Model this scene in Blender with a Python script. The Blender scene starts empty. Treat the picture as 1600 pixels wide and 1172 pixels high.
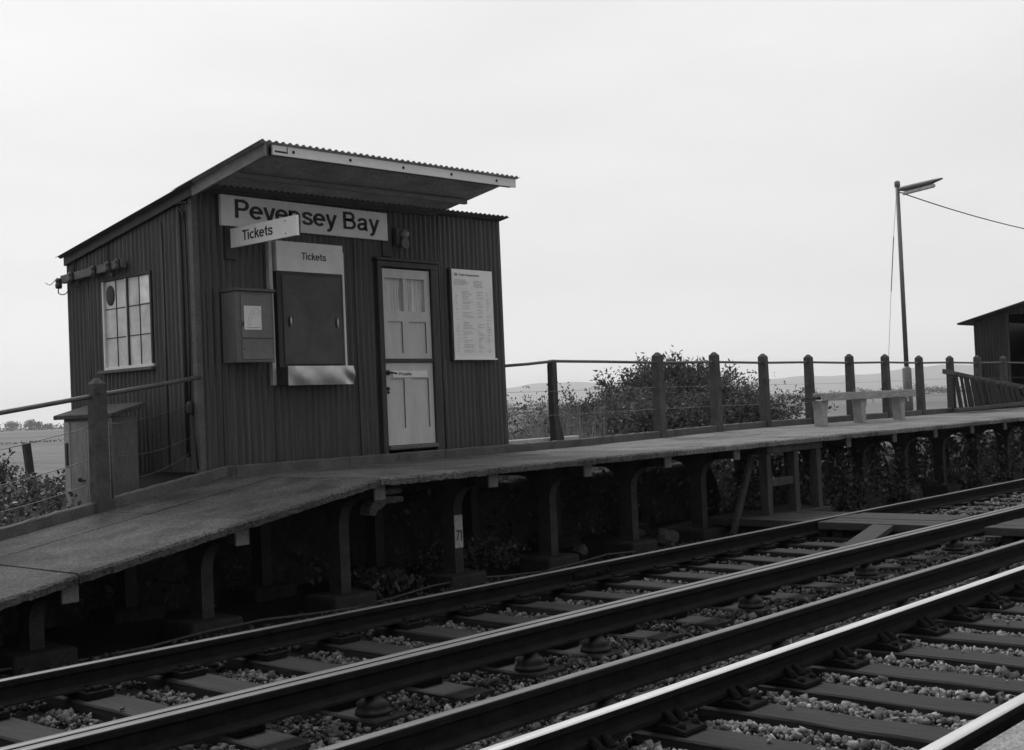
import bpy, math, random
import numpy as np
from mathutils import Matrix, Vector
R = math.radians
random.seed(7); rng = np.random.default_rng(7)
scene = bpy.context.scene
COL = scene.collection

# ------------------------------------------------------------------ camera
# world: X along the line (away), Y across towards the platform, Z up, rail top = 0
YAW, PIT, ROL, HCAM, FPX = R(42.0858), R(1.4778), R(-2.4606), 1.4432, 1938.71
fwd = Vector((math.cos(YAW)*math.cos(PIT), math.sin(YAW)*math.cos(PIT), math.sin(PIT)))
r0 = Vector((math.sin(YAW), -math.cos(YAW), 0)); u0 = r0.cross(fwd)
r1 = r0*math.cos(ROL) + u0*math.sin(ROL); u1 = -r0*math.sin(ROL) + u0*math.cos(ROL)
cd = bpy.data.cameras.new('camera'); cam = bpy.data.objects.new('camera', cd); COL.objects.link(cam)
cam.matrix_world = Matrix(((r1.x, u1.x, -fwd.x, 0), (r1.y, u1.y, -fwd.y, 0), (r1.z, u1.z, -fwd.z, HCAM), (0, 0, 0, 1)))
cd.sensor_width = 36; cd.lens = FPX/1600*36; cd.clip_start = .05; cd.clip_end = 30000
scene.camera = cam

# ------------------------------------------------------------------ sky, sun, exposure
SUN_EL, SUN_AZ = R(52), R(62)          # azimuth of the sun measured from +X towards +Y
w = bpy.data.worlds.new('World'); scene.world = w; w.use_nodes = True
nt = w.node_tree; N = nt.nodes; L = nt.links
for n in list(N): N.remove(n)
out = N.new('ShaderNodeOutputWorld'); bg = N.new('ShaderNodeBackground'); L.new(bg.outputs[0], out.inputs[0])
sky = N.new('ShaderNodeTexSky'); sky.sky_type = 'NISHITA'; sky.sun_disc = False
sky.sun_elevation = SUN_EL; sky.sun_rotation = R(90) - SUN_AZ; sky.air_density = 1.5; sky.dust_density = 6; sky.ozone_density = 1
bw = N.new('ShaderNodeRGBToBW'); L.new(sky.outputs[0], bw.inputs[0])
tc = N.new('ShaderNodeTexCoord'); sx = N.new('ShaderNodeSeparateXYZ'); L.new(tc.outputs['Generated'], sx.inputs[0])
ramp = N.new('ShaderNodeValToRGB'); L.new(sx.outputs['Z'], ramp.inputs[0])   # overcast veil, brightest overhead
e = ramp.color_ramp.elements; e[0].position = 0.0; e[0].color = (.62,)*3+(1,); e[1].position = 1; e[1].color = (1.0,)*3+(1,)
for p_, c_ in ((.10, .54), (.32, .555), (.6, .85)): x_ = e.new(p_); x_.color = (c_,)*3+(1,)
dot = N.new('ShaderNodeVectorMath'); dot.operation = 'DOT_PRODUCT'; L.new(tc.outputs['Generated'], dot.inputs[0])
dot.inputs[1].default_value = (math.cos(SUN_AZ), math.sin(SUN_AZ), 0)      # thinner cloud, and so more light, on the sun's side
az = N.new('ShaderNodeMapRange'); az.inputs['From Min'].default_value = -.8; az.inputs['From Max'].default_value = 1.0
az.inputs['To Min'].default_value = .42; az.inputs['To Max'].default_value = 1; L.new(dot.outputs['Value'], az.inputs[0])
m0 = N.new('ShaderNodeMath'); m0.operation = 'MULTIPLY'; L.new(ramp.outputs[0], m0.inputs[0]); L.new(az.outputs[0], m0.inputs[1])
nz = N.new('ShaderNodeTexNoise'); nz.inputs['Scale'].default_value = 2.2; nz.inputs['Detail'].default_value = 5
mp = N.new('ShaderNodeMapping'); mp.inputs['Scale'].default_value = (1, 1, 3.5); L.new(tc.outputs['Generated'], mp.inputs[0]); L.new(mp.outputs[0], nz.inputs[0])
cl = N.new('ShaderNodeMapRange'); cl.inputs['From Min'].default_value = .3; cl.inputs['From Max'].default_value = .7
cl.inputs['To Min'].default_value = .90; cl.inputs['To Max'].default_value = 1.06; L.new(nz.outputs[0], cl.inputs[0])
m1 = N.new('ShaderNodeMath'); m1.operation = 'MULTIPLY'; L.new(m0.outputs[0], m1.inputs[0]); L.new(cl.outputs[0], m1.inputs[1])
m2 = N.new('ShaderNodeMath'); m2.operation = 'MULTIPLY_ADD'; L.new(m1.outputs[0], m2.inputs[0]); m2.inputs[1].default_value = 15.9
m3 = N.new('ShaderNodeMath'); m3.operation = 'MULTIPLY'; L.new(bw.outputs[0], m3.inputs[0]); m3.inputs[1].default_value = .10
L.new(m3.outputs[0], m2.inputs[2])
L.new(m2.outputs[0], bg.inputs['Color']); bg.inputs['Strength'].default_value = .1
sl = bpy.data.lights.new('sun', 'SUN'); sl.energy = 1.3; sl.angle = R(12); so = bpy.data.objects.new('sun', sl); COL.objects.link(so)
sd = Vector((math.cos(SUN_EL)*math.cos(SUN_AZ), math.cos(SUN_EL)*math.sin(SUN_AZ), math.sin(SUN_EL)))
so.rotation_euler = sd.to_track_quat('Z', 'Y').to_euler(); so.location = sd*60
scene.cycles.volume_bounces = 2; scene.cycles.max_bounces = 8
vs = scene.view_settings; vs.view_transform = 'Standard'; vs.look = 'None'; vs.exposure = 0; vs.gamma = 1; vs.use_curve_mapping = False

# ------------------------------------------------------------------ helpers
class MB:
    def __init__(s): s.v = []; s.f = []; s.m = []
    def add(s, vs, fs, mi=0):
        b = len(s.v); s.v += [tuple(map(float, p)) for p in vs]
        for f in fs: s.f.append(tuple(i+b for i in f)); s.m.append(mi)
        return s
    def box(s, x0, x1, y0, y1, z0, z1, mi=0):
        v = [(x, y, z) for x in (x0, x1) for y in (y0, y1) for z in (z0, z1)]
        return s.add(v, [(0,1,3,2), (4,6,7,5), (0,4,5,1), (2,3,7,6), (0,2,6,4), (1,5,7,3)], mi)
    def beam(s, p, q, wd, h, mi=0, up=(0,0,1)):
        p = Vector(p); q = Vector(q); d = (q-p).normalized(); up = Vector(up)
        a = d.cross(up).normalized(); b = a.cross(d)
        v = [c + a*sa*wd/2 + b*sb*h/2 for c in (p, q) for sa in (-1, 1) for sb in (-1, 1)]
        return s.add(v, [(0,1,3,2), (4,6,7,5), (0,4,5,1), (2,3,7,6), (0,2,6,4), (1,5,7,3)], mi)
    def tube(s, pts, r, n=8, mi=0, cap=True):
        pts = [Vector(p) for p in pts]; rs = r if isinstance(r, (list, tuple)) else [r]*len(pts)
        rings = []; prev = None
        for i, p in enumerate(pts):
            d = (pts[min(i+1, len(pts)-1)] - pts[max(i-1, 0)]).normalized()
            if prev is None: a = d.cross(Vector((.3,.2,.93)) if abs(d.z) < .9 else Vector((1,0,0))).normalized()
            else: a = (prev - d*prev.dot(d)).normalized()
            prev = a; b = d.cross(a)
            rings.append([p + (a*math.cos(t)+b*math.sin(t))*rs[i] for t in [2*math.pi*k/n for k in range(n)]])
        fs = [(i*n+k, i*n+(k+1)%n, (i+1)*n+(k+1)%n, (i+1)*n+k) for i in range(len(pts)-1) for k in range(n)]
        if cap: fs += [tuple(range(n))[::-1], tuple((len(pts)-1)*n+k for k in range(n))]
        return s.add([v for g in rings for v in g], fs, mi)
    def lathe(s, c, prof, n=14, axis='Z', mi=0):
        vs = []
        for r, h in prof:
            for k in range(n):
                t = 2*math.pi*k/n; a, b = r*math.cos(t), r*math.sin(t)
                vs.append({'Z': (c[0]+a, c[1]+b, c[2]+h), 'Y': (c[0]+a, c[1]+h, c[2]+b), 'X': (c[0]+h, c[1]+a, c[2]+b)}[axis])
        m = len(prof)
        fs = [(i*n+k, i*n+(k+1)%n, (i+1)*n+(k+1)%n, (i+1)*n+k) for i in range(m-1) for k in range(n)]
        fs += [tuple(range(n))[::-1], tuple((m-1)*n+k for k in range(n))]
        return s.add(vs, fs, mi)
    def prism(s, prof, a0, a1, axis='X', mi=0, side=None):
        n = len(prof)
        def P(a, p): return {'X': (a, p[0], p[1]), 'Y': (p[0], a, p[1]), 'Z': (p[0], p[1], a)}[axis]
        b = len(s.v); s.v += [P(a, p) for a in (a0, a1) for p in prof]
        for k in range(n):
            s.f.append((b+k, b+(k+1)%n, b+n+(k+1)%n, b+n+k)); s.m.append(side[k] if side else mi)
        s.f += [tuple(b+k for k in range(n))[::-1], tuple(b+n+k for k in range(n))]; s.m += [mi, mi]
        return s
    def sheet(s, P, nu, nv, mi=0):
        v = [P(i/nu, j/nv) for j in range(nv+1) for i in range(nu+1)]
        return s.add(v, [(j*(nu+1)+i, j*(nu+1)+i+1, (j+1)*(nu+1)+i+1, (j+1)*(nu+1)+i) for j in range(nv) for i in range(nu)], mi)

def worldloc(o): 
    p = Vector((0,0,0))
    while o is not None: p += o.location; o = o.parent
    return p
def mesh_from(name, v, f, m, mats, smooth):
    me = bpy.data.meshes.new(name); me.from_pydata(v, [], f)
    for x in mats: me.materials.append(x)
    if m is not None and len(mats) > 1: me.polygons.foreach_set('material_index', m)
    if smooth: me.polygons.foreach_set('use_smooth', [True]*len(f))
    me.update(); return me
def obj(name, mb, mats, parent=None, bevel=0, smooth=False, seg=1):
    mats = mats if isinstance(mats, (list, tuple)) else [mats]
    off = worldloc(parent) if parent else Vector((0,0,0))
    v = [(a-off.x, b-off.y, c-off.z) for a, b, c in mb.v]
    me = mesh_from(name, v, mb.f, mb.m, mats, smooth)
    import bmesh
    if len(mb.f) < 30000:
        bm = bmesh.new(); bm.from_mesh(me); bmesh.ops.recalc_face_normals(bm, faces=bm.faces); bm.to_mesh(me); bm.free()
    o = bpy.data.objects.new(name, me); COL.objects.link(o); o.parent = parent
    if bevel:
        md = o.modifiers.new('edge', 'BEVEL'); md.width = bevel; md.segments = seg; md.limit_method = 'ANGLE'; md.angle_limit = R(40)
    return o
def tag(o, label=None, cat=None, group=None, kind=None):
    if label: o['label'] = label
    if cat: o['category'] = cat
    if group: o['group'] = group
    if kind: o['kind'] = kind
    return o
def thing(name, loc, label, cat, group=None):
    o = bpy.data.objects.new(name, None); COL.objects.link(o); o.location = loc; o.empty_display_size = .1
    return tag(o, label, cat, group)
def copy_tree(o, parent=None):
    c = o.copy(); COL.objects.link(c); c.parent = parent
    for ch in [x for x in bpy.data.objects if x.parent == o]: copy_tree(ch, c)
    return c
def _A(cx, cy, rx, ry, a0, a1, n=14): return [(cx+rx*math.cos(R(a0+(a1-a0)*i/n)), cy+ry*math.sin(R(a0+(a1-a0)*i/n))) for i in range(n+1)]
def _S(pts): return [(p.x, p.y) for p in spl([(a, c, 0) for a, c in pts], 5)]
def spl(pts, n=8):
    P = [Vector(p) for p in pts]; r_ = []
    for i in range(len(P)-1):
        a, b_, c, d = P[max(i-1, 0)], P[i], P[i+1], P[min(i+2, len(P)-1)]
        for k in range(n):
            t_ = k/n; r_.append(.5*((2*b_)+(c-a)*t_+(2*a-5*b_+4*c-d)*t_*t_+(3*b_-a-3*c+d)*t_**3))
    return r_+[P[-1]]
V_ = .73
GLYPH = {   # grotesque letters drawn as pen strokes: (advance, strokes)
 'P': (.64, [[(.075,0),(.075,1)], [(.075,.925),(.34,.925)]+_A(.34,.70,.19,.225,90,-90)+[(.075,.475)]]),
 'e': (.59, [[(.05,.385),(.49,.385)]+_A(.27,.365,.222,.29,4,318)]),
 'v': (.53, [[(.055,V_),(.25,.0)], [(.265,0),(.46,V_)]]),
 'n': (.60, [[(.075,0),(.075,V_)], [(.075,.40)]+_A(.265,.45,.19,.205,180,0)+[(.455,0)]]),
 's': (.55, [_S([(.44,.52),(.39,.63),(.26,.66),(.13,.62),(.09,.52),(.14,.43),(.27,.37),(.40,.30),(.445,.20),(.39,.10),(.26,.07),(.12,.11),(.065,.22)])]),
 'y': (.54, [[(.055,V_),(.25,.03)], [(.47,V_),(.245,.0),(.20,-.13),(.13,-.19),(.04,-.19)]]),
 'B': (.70, [[(.075,0),(.075,1)], [(.075,.925),(.35,.925)]+_A(.35,.735,.16,.19,90,-90)+[(.075,.545)], [(.075,.535),(.37,.535)]+_A(.37,.305,.19,.23,90,-90)+[(.075,.075)]]),
 'a': (.60, [_S([(.085,.51),(.13,.62),(.26,.66),(.39,.62),(.42,.5),(.42,.15),(.45,.07),(.52,.06)]), _S([(.42,.42),(.28,.385),(.12,.34),(.065,.21),(.12,.09),(.23,.07),(.35,.12),(.42,.23)])]),
 'T': (.62, [[(0,.925),(.58,.925)], [(.29,0),(.29,.9)]]), 'i': (.25, [[(.075,0),(.075,V_)], [(.075,.86),(.075,1)]]),
 'c': (.55, [_A(.27,.365,.215,.29,42,318)]), 'k': (.53, [[(.075,0),(.075,1)], [(.43,V_),(.10,.36)], [(.2,.46),(.46,0)]]),
 't': (.37, [[(.165,.93),(.165,.2),(.20,.10),(.32,.07)], [(.01,.665),(.32,.665)]]), 'r': (.38, [[(.075,0),(.075,V_)], [(.075,.4),(.11,.55),(.20,.64),(.34,.65)]]),
 'D': (.73, [[(.075,0),(.075,1)], [(.075,.925),(.3,.925)]+_A(.3,.5,.28,.425,90,-90)+[(.075,.075)]]),
 'p': (.60, [[(.075,-.27),(.075,V_)], _A(.275,.365,.20,.29,0,360)]), 'u': (.60, [[(.075,V_),(.075,.28)]+_A(.265,.28,.19,.205,180,360)+[(.455,V_)], [(.455,0),(.455,.4)]]),
 '7': (.58, [[(.03,.925),(.49,.925),(.30,.5),(.20,0)]]), '1': (.40, [[(.04,.76),(.2,.93),(.21,1)], [(.22,0),(.22,1)]]), ' ': (.30, [])}
def textmesh(txt, origin, u, v, cap=None, width=None, pen=.152, off=None):
    x = 0; V, F = [], []
    for ch in txt:
        adv, st = GLYPH[ch]
        for pts in st:
            P = [Vector((a+x, c)) for a, c in pts]; Lf, Rt = [], []
            for i, p in enumerate(P):
                d1 = (P[i]-P[i-1]).normalized() if i else None; d2 = (P[i+1]-P[i]).normalized() if i < len(P)-1 else None
                d1 = d1 or d2; d2 = d2 or d1; t_ = (d1+d2).normalized(); nn = Vector((-t_.y, t_.x)); k = pen/2/max(.55, nn.dot(Vector((-d1.y, d1.x))))
                Lf.append(p+nn*k); Rt.append(p-nn*k)
            b0 = len(V); V += [q for pr in zip(Lf, Rt) for q in pr]
            F += [(b0+2*i, b0+2*i+1, b0+2*i+3, b0+2*i+2) for i in range(len(P)-1)]
        x += adv
    sx_ = width/(x-.08) if width else cap; o3 = Vector(origin); u = Vector(u); v = Vector(v)
    return [o3 + u*(p.x*sx_) + v*(p.y*cap) for p in V], F

MATS = {}
def mat(name, v, rough=.8, var=.35, scale=6, bump=.25, bscale=60, spec=.3, metal=0, stretch=(1,1,1), fine=.2, attr=None, stain=None, transl=0):
    if name in MATS: return MATS[name]
    m = bpy.data.materials.new(name); m.use_nodes = True; n = m.node_tree.nodes; l = m.node_tree.links
    b = n['Principled BSDF']; b.inputs['Roughness'].default_value = rough; b.inputs['Metallic'].default_value = metal
    b.inputs['Specular IOR Level'].default_value = spec
    t = n.new('ShaderNodeTexCoord'); mp = n.new('ShaderNodeMapping'); mp.inputs['Scale'].default_value = stretch
    l.new(t.outputs['Object'], mp.inputs[0])
    a = n.new('ShaderNodeTexNoise'); a.inputs['Scale'].default_value = scale; a.inputs['Detail'].default_value = 6; a.inputs['Roughness'].default_value = .65
    c = n.new('ShaderNodeTexNoise'); c.inputs['Scale'].default_value = bscale; c.inputs['Detail'].default_value = 4
    l.new(mp.outputs[0], a.inputs[0]); l.new(mp.outputs[0], c.inputs[0])
    r = n.new('ShaderNodeMapRange'); r.inputs['From Min'].default_value = .28; r.inputs['From Max'].default_value = .72
    r.inputs['To Min'].default_value = v*(1-var); r.inputs['To Max'].default_value = v*(1+var); l.new(a.outputs[0], r.inputs[0])
    r2 = n.new('ShaderNodeMapRange'); r2.inputs['From Min'].default_value = .25; r2.inputs['From Max'].default_value = .75
    r2.inputs['To Min'].default_value = 1-fine; r2.inputs['To Max'].default_value = 1+fine; l.new(c.outputs[0], r2.inputs[0])
    mu = n.new('ShaderNodeMath'); mu.operation = 'MULTIPLY'; l.new(r.outputs[0], mu.inputs[0]); l.new(r2.outputs[0], mu.inputs[1])
    val = mu.outputs[0]
    if stain:                                        # patches of dirt / rust with their own outline: (albedo factor, scale, threshold, stretch)
        f_, sc, th, st = stain
        m4 = n.new('ShaderNodeMapping'); m4.inputs['Scale'].default_value = st; l.new(t.outputs['Object'], m4.inputs[0])
        s4 = n.new('ShaderNodeTexNoise'); s4.inputs['Scale'].default_value = sc; s4.inputs['Detail'].default_value = 8; s4.inputs['Roughness'].default_value = .7
        l.new(m4.outputs[0], s4.inputs[0])
        q = n.new('ShaderNodeMapRange'); q.inputs['From Min'].default_value = th; q.inputs['From Max'].default_value = th+.09
        q.inputs['To Min'].default_value = 1; q.inputs['To Max'].default_value = f_; l.new(s4.outputs[0], q.inputs[0])
        k = n.new('ShaderNodeMath'); k.operation = 'MULTIPLY'; l.new(val, k.inputs[0]); l.new(q.outputs[0], k.inputs[1]); val = k.outputs[0]
    if attr:
        at = n.new('ShaderNodeAttribute'); at.attribute_name = attr
        k = n.new('ShaderNodeMath'); k.operation = 'MULTIPLY'; l.new(val, k.inputs[0]); l.new(at.outputs['Fac'], k.inputs[1]); val = k.outputs[0]
    l.new(val, b.inputs['Base Color'])
    if bump:
        bp = n.new('ShaderNodeBump'); bp.inputs['Strength'].default_value = bump; bp.inputs['Distance'].default_value = .01
        l.new(c.outputs[0], bp.inputs['Height']); l.new(bp.outputs[0], b.inputs['Normal'])
    if transl:
        tr = n.new('ShaderNodeBsdfTranslucent'); l.new(val, tr.inputs[0]); mx = n.new('ShaderNodeMixShader'); mx.inputs[0].default_value = transl
        l.new(b.outputs[0], mx.inputs[1]); l.new(tr.outputs[0], mx.inputs[2]); l.new(mx.outputs[0], n['Material Output'].inputs[0])
    MATS[name] = m; return m

iron = mat('painted_iron', .056, .42, .55, 2.2, .12, 12, .5, stretch=(14,14,.45), fine=.25, stain=(.55, 5, .6, (6,6,.5)))
iron_side = mat('painted_iron_side', .058, .42, .55, 2.2, .12, 12, .5, stretch=(14,14,.45), fine=.25, stain=(.55, 5, .6, (6,6,.5)))
roofiron = mat('roof_iron', .10, .7, .4, 3, .2, 30, .3, stain=(.5, 3, .58, (1,1,1)))
darkwood = mat('dark_painted_wood', .045, .55, .3, 8, .15, 40, .3, stretch=(1,1,.2))
white = mat('white_paint', .72, .45, .1, 5, .08, 30, .4, stain=(.8, 6, .63, (1,1,1)), fine=.04)
signwhite = mat('sign_enamel', .74, .4, .1, 3, .03, 20, .4, fine=.05, stain=(.82, 9, .66, (1,1,.4)))
fascia_m = mat('fascia_paint', .78, .5, .08, 4, .1, 30, .3, stretch=(.3,1,1), fine=.05, stain=(.7, 10, .68, (1,1,2)))
black = mat('sign_black', .03, .5, .1, 5, 0, 20, .3)
greyink = mat('grey_print', .46, .7, .2, 30, 0, 60, .2)
doorpaint = mat('door_paint', .50, .45, .12, 4, .1, 40, .35, stretch=(2,2,.4), fine=.06, stain=(.75, 12, .66, (1,1,.5)))
doorline = mat('door_groove', .17, .8, .3, 20, 0, 40, .2)
curtain = mat('net_curtain', .62, .8, .45, 4, .3, 30, .4, stretch=(16,1,.5))
shutter_m = mat('shutter_paint', .075, .5, .32, 5, .06, 60, .3, fine=.15)
cabinet_m = mat('cabinet_paint', .13, .5, .2, 6, .08, 60, .35, fine=.12, stain=(.6, 8, .64, (1,1,.5)))
locker_m = mat('locker_paint', .10, .6, .25, 5, .15, 40, .3, stretch=(1,1,.3), stain=(.55, 6, .6, (1,1,.4)))
zinc = mat('zinc_sheet', .44, .38, .2, 9, .25, 7, .5, metal=.75, fine=.1)
brass = mat('pale_metal', .7, .3, .1, 9, 0, 20, .5, metal=.5)
concrete = mat('concrete', .20, .9, .3, 4, .45, 120, .2, fine=.35, stain=(.55, 3, .58, (1,1,.6)))
postcon = mat('post_concrete', .075, .9, .35, 7, .5, 90, .2, fine=.3, stain=(.55, 6, .57, (1,1,.5)))
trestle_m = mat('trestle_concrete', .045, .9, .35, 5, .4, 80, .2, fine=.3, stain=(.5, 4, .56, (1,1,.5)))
benchcon = mat('bench_concrete', .34, .9, .2, 7, .4, 90, .2, fine=.25, stain=(.6, 6, .6, (1,1,.5)))
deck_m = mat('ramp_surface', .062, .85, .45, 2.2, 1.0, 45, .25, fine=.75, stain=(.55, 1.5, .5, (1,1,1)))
deck_mid = mat('shaded_platform_surface', .09, .85, .45, 2.0, .9, 45, .25, fine=.7, stain=(.66, 1.6, .52, (.5,1,1)))
deck_far = mat('lit_platform_surface', .15, .85, .4, 1.6, .8, 45, .25, fine=.6, stain=(.6, 1.2, .52, (.5,1,1)))  # paler beyond the hut: the open light there is put into the colour
kerb_m = mat('kerb_concrete', .10, .9, .35, 3, .5, 100, .2, fine=.35, stain=(.6, 5, .58, (1,1,1)))
wood = mat('grey_timber', .31, .8, .35, 5, .3, 50, .2, stretch=(1,6,6), fine=.25)
oldwood = mat('weathered_timber', .05, .85, .4, 6, .4, 40, .2, stretch=(1,1,.25), fine=.3)
sleeper_m = mat('sleeper_timber', .014, .75, .6, 5, 1.0, 9, .28, stretch=(5,.35,5), fine=.35, stain=(.5, 4, .6, (3,.6,3)))
rust = mat('rail_rust', .011, .9, .5, 8, .3, 60, .12, fine=.3)
railtop = mat('worn_rail_top', .145, .45, .3, 3, .05, 60, .5, metal=.8, stretch=(.6,9,1))
railbright = mat('polished_rail_top', .62, .38, .16, 3, 0, 60, .5, metal=.9, stretch=(.6,9,1), fine=.03)
chairiron = mat('chair_iron', .008, .9, .4, 12, .4, 60, .12)
porcelain = mat('insulator_glaze', .009, .5, .3, 8, .1, 40, .5)
pipe_m = mat('galvanised_pipe', .10, .6, .3, 9, .15, 60, .4, metal=.2)
wire_m = mat('fence_wire', .10, .5, .2, 20, 0, 20, .4, metal=.4)
cable_m = mat('black_cable', .03, .6, .2, 20, 0, 40, .3)
pole_m = mat('lamp_steel', .17, .55, .25, 5, .1, 50, .4, metal=.2)
diffuser = mat('lamp_diffuser', .6, .3, .08, 5, 0, 20, .5)
foot_m = mat('footing_concrete', .03, .95, .4, 6, .6, 60, .2, fine=.3)
ballast_m = mat('ballast_bed', .014, .95, .5, 22, 1.0, 60, .2, fine=.5)
stone_m = mat('ballast_stone', .155, .85, .3, 25, .4, 120, .3, fine=.2, attr='shade')
bark = mat('bark', .05, .9, .3, 8, .5, 40, .2)
leaf = mat('leaf', .085, .5, .45, 3, 0, 20, .35, attr='shade', transl=.4)
bramble_leaf = mat('bramble_leaf', .065, .45, .4, 3, 0, 20, .4, attr='shade', transl=.25)
shade_leaf = mat('undergrowth_leaf', .075, .5, .4, 3, 0, 20, .35, attr='shade', transl=.25)
far_leaf = mat('far_foliage', .06, .8, .3, .6, 0, 5, .1, attr='shade')
grass_m = mat('dry_grass', .27, .7, .3, 2, 0, 20, .2, attr='shade', transl=.3)
paving_m = mat('crossing_gravel', .24, .9, .35, 9, 1.0, 70, .2, fine=.5)

# ------------------------------------------------------------------ terrain and setting
def sstep(a, b, x):
    t = np.clip((x-a)/(b-a), 0, 1); return t*t*(3-2*t)
def ground_h(x, y):
    z = np.full(np.shape(x), -.5)
    bank = np.where(np.asarray(x) < 12, .95, .5)
    z = z + bank*sstep(10.15, 10.7, y)*(1-sstep(13, 24, y)) + .16*(1-sstep(9.5, 10.2, y))
    z = z + .05*np.sin(np.asarray(x)*.9)*np.sin(np.asarray(y)*.7)*(np.abs(y) < 60)*(np.asarray(y) > 10.3)
    return z
def grid_obj(name, xs, ys, hf, m, kind='structure'):
    X, Y = np.meshgrid(xs, ys); Z = hf(X, Y)
    v = np.stack([X.ravel(), Y.ravel(), Z.ravel()], 1); nx, ny = len(xs), len(ys)
    i = np.arange((ny-1)*(nx-1)); r_, c_ = i//(nx-1), i % (nx-1); a = r_*nx+c_
    f = np.stack([a, a+1, a+nx+1, a+nx], 1)
    me = mesh_from(name, v.tolist(), f.tolist(), None, [m], True); o = bpy.data.objects.new(name, me); COL.objects.link(o)
    return tag(o, kind=kind)
g = mat('marsh_pasture', .16, .95, .25, .02, 0, .5, .1, fine=.25, stretch=(1.0,.35,1), stain=(.62, .010, .53, (1,.3,1)))
lg = np.concatenate([np.arange(-6, 60, .5), np.geomspace(60, 7000, 60)])
xs = np.concatenate([-np.geomspace(7000, 6.5, 40), lg]); ys = np.concatenate([-np.geomspace(7000, 6.5, 40), lg])
grid_obj('ground', xs, ys, ground_h, g)
dirt = mat('dark_earth', .032, .95, .5, 3, .8, 25, .2, fine=.4)
def bed(X, Y):
    return -.285 + .03*np.sin(X*2.1+Y*1.7)*np.sin(X*.8-Y*2.3) + .06*sstep(8.6, 9.6, Y)
grid_obj('trackbed', np.arange(-4, 70, .25), np.arange(1.95, 10.25, .12), bed, ballast_m)
def deck_line(X): return np.where(X >= 6.95, .9, .9-.165*(6.95-X))
def verge(X, Y):
    light_bank = (-.3 + .85*sstep(9.75, 10.02, Y))*(1-sstep(10.25, 11.2, Y))*(1-sstep(15.2, 17.5, X)) - 9*sstep(15.2, 17.5, X)*(Y < 10.2)  # bank added under the platform back to block light from behind
    h = np.maximum(ground_h(X, Y), -.5) + .03 + .04*np.sin(X*3+Y*2)
    return np.where(X < 17.5, np.maximum(h, np.minimum(light_bank, deck_line(X)-.12)), h)
grid_obj('verge_and_light_bank', np.arange(-4, 60, .25), np.concatenate([np.arange(9.7, 10.3, .06), np.arange(10.3, 15.0, .2)]), verge, dirt)
b = MB(); b.box(-10, 70, -8, 2.06, -.35, -.012)
tag(obj('crossing_pavement', b, paving_m, bevel=.02), kind='structure')

# hills: a long low ridge about six kilometres away
def hills(name, D, pts, depth, m):
    v, f = [], []; n = len(pts)
    for az, h in pts:
        for d_, k in ((D-depth, 0), (D-depth*.55, .45), (D-depth*.2, .9), (D, 1), (D+depth*.5, .6), (D+depth, 0)):
            v.append((d_*math.cos(az), d_*math.sin(az), -.6 + h*k))
    for i in range(n-1):
        for j in range(5): a = i*6+j; f.append((a, a+6, a+7, a+1))
    me = mesh_from(name, v, f, None, [m], True); o = bpy.data.objects.new(name, me); COL.objects.link(o); return tag(o, kind='structure')
hm = mat('down_turf', .06, .95, .3, .0012, 0, .02, .1, fine=.2)
az0 = [R(a) for a in np.linspace(-2, 60, 120)]
def ridge(a):
    d = math.degrees(a); e_ = .0158 + .0022*math.sin(d*.35+.6) + .0011*math.sin(d*1.1+1) + .0005*math.sin(d*3.1)
    return 6000*e_*float(1-sstep(44, 58, d))
hills('hills', 6000, [(a, ridge(a)) for a in az0], 1500, hm)

# ------------------------------------------------------------------ platform
P0, DX = 8.46, 1.413                      # trestle numbered 71 and the bay length
XT = 6.95
def deckz(x, y=7.8):
    z = .9 if x >= XT else .9 - .165*(XT-x)
    return z + .06*float(sstep(11, 17, x))*(y-7.8)/2.2
b = MB()
def slab(x0, x1, y0, y1, nose):
    mi = 0 if x1 < XT+.02 else (1 if x1 < 11.4 else 2)  # tone steps along X: asphalt ramp, then hut shade put into the colour
    n = max(2, int((x1-x0)/.03)); t = .065; rr = random.Random(int(x0*100+y0*7)); dz = rr.uniform(-.004, .004) if x0 < XT else rr.uniform(-.0012, .0012)
    rows = []
    for i in range(n+1):
        x = x0+(x1-x0)*i/n; j = (.004*math.sin(x*5.1)+.003*math.sin(x*13.7+1)+rr.uniform(-.006, .006)+(.018 if rr.random() < .07 else 0)) if nose else 0; q = (rr.uniform(-.008, .005)+.002*math.sin(x*8.3)) if nose else 0
        z0, z1 = deckz(x, y0)+dz, deckz(x, y1)+dz
        if nose: rows.append([(x, y1, z1-t), (x, y1, z1), (x, y0+.05, z0), (x, y0+.018+j, z0-.003), (x, y0+j, z0-.018+q), (x, y0+j, z0-t+q), (x, y0+.02, z0-t-.004)])
        else: rows.append([(x, y1, z1-t), (x, y1, z1), (x, (y0+y1)/2, (z0+z1)/2), (x, y0, z0), (x, y0, z0-t)])
    m = len(rows[0]); b.add([p for r_ in rows for p in r_], [(i*m+k, i*m+(k+1) % m, (i+1)*m+(k+1) % m, (i+1)*m+k) for i in range(n) for k in range(m)] + [tuple(range(m)), tuple(n*m+k for k in range(m))[::-1]], mi)
for k in range(-6, 27):
    xa, xb = P0+DX*k, P0+DX*(k+1); parts = [(xa, xb)] if not xa < XT < xb else [(xa, XT), (XT, xb)]
    for x0, x1 in parts:
        gp = .006 if x1 <= XT+.01 else .002
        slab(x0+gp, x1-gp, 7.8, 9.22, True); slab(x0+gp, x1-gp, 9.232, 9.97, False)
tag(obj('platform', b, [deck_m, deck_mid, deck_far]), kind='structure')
b = MB()
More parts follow.
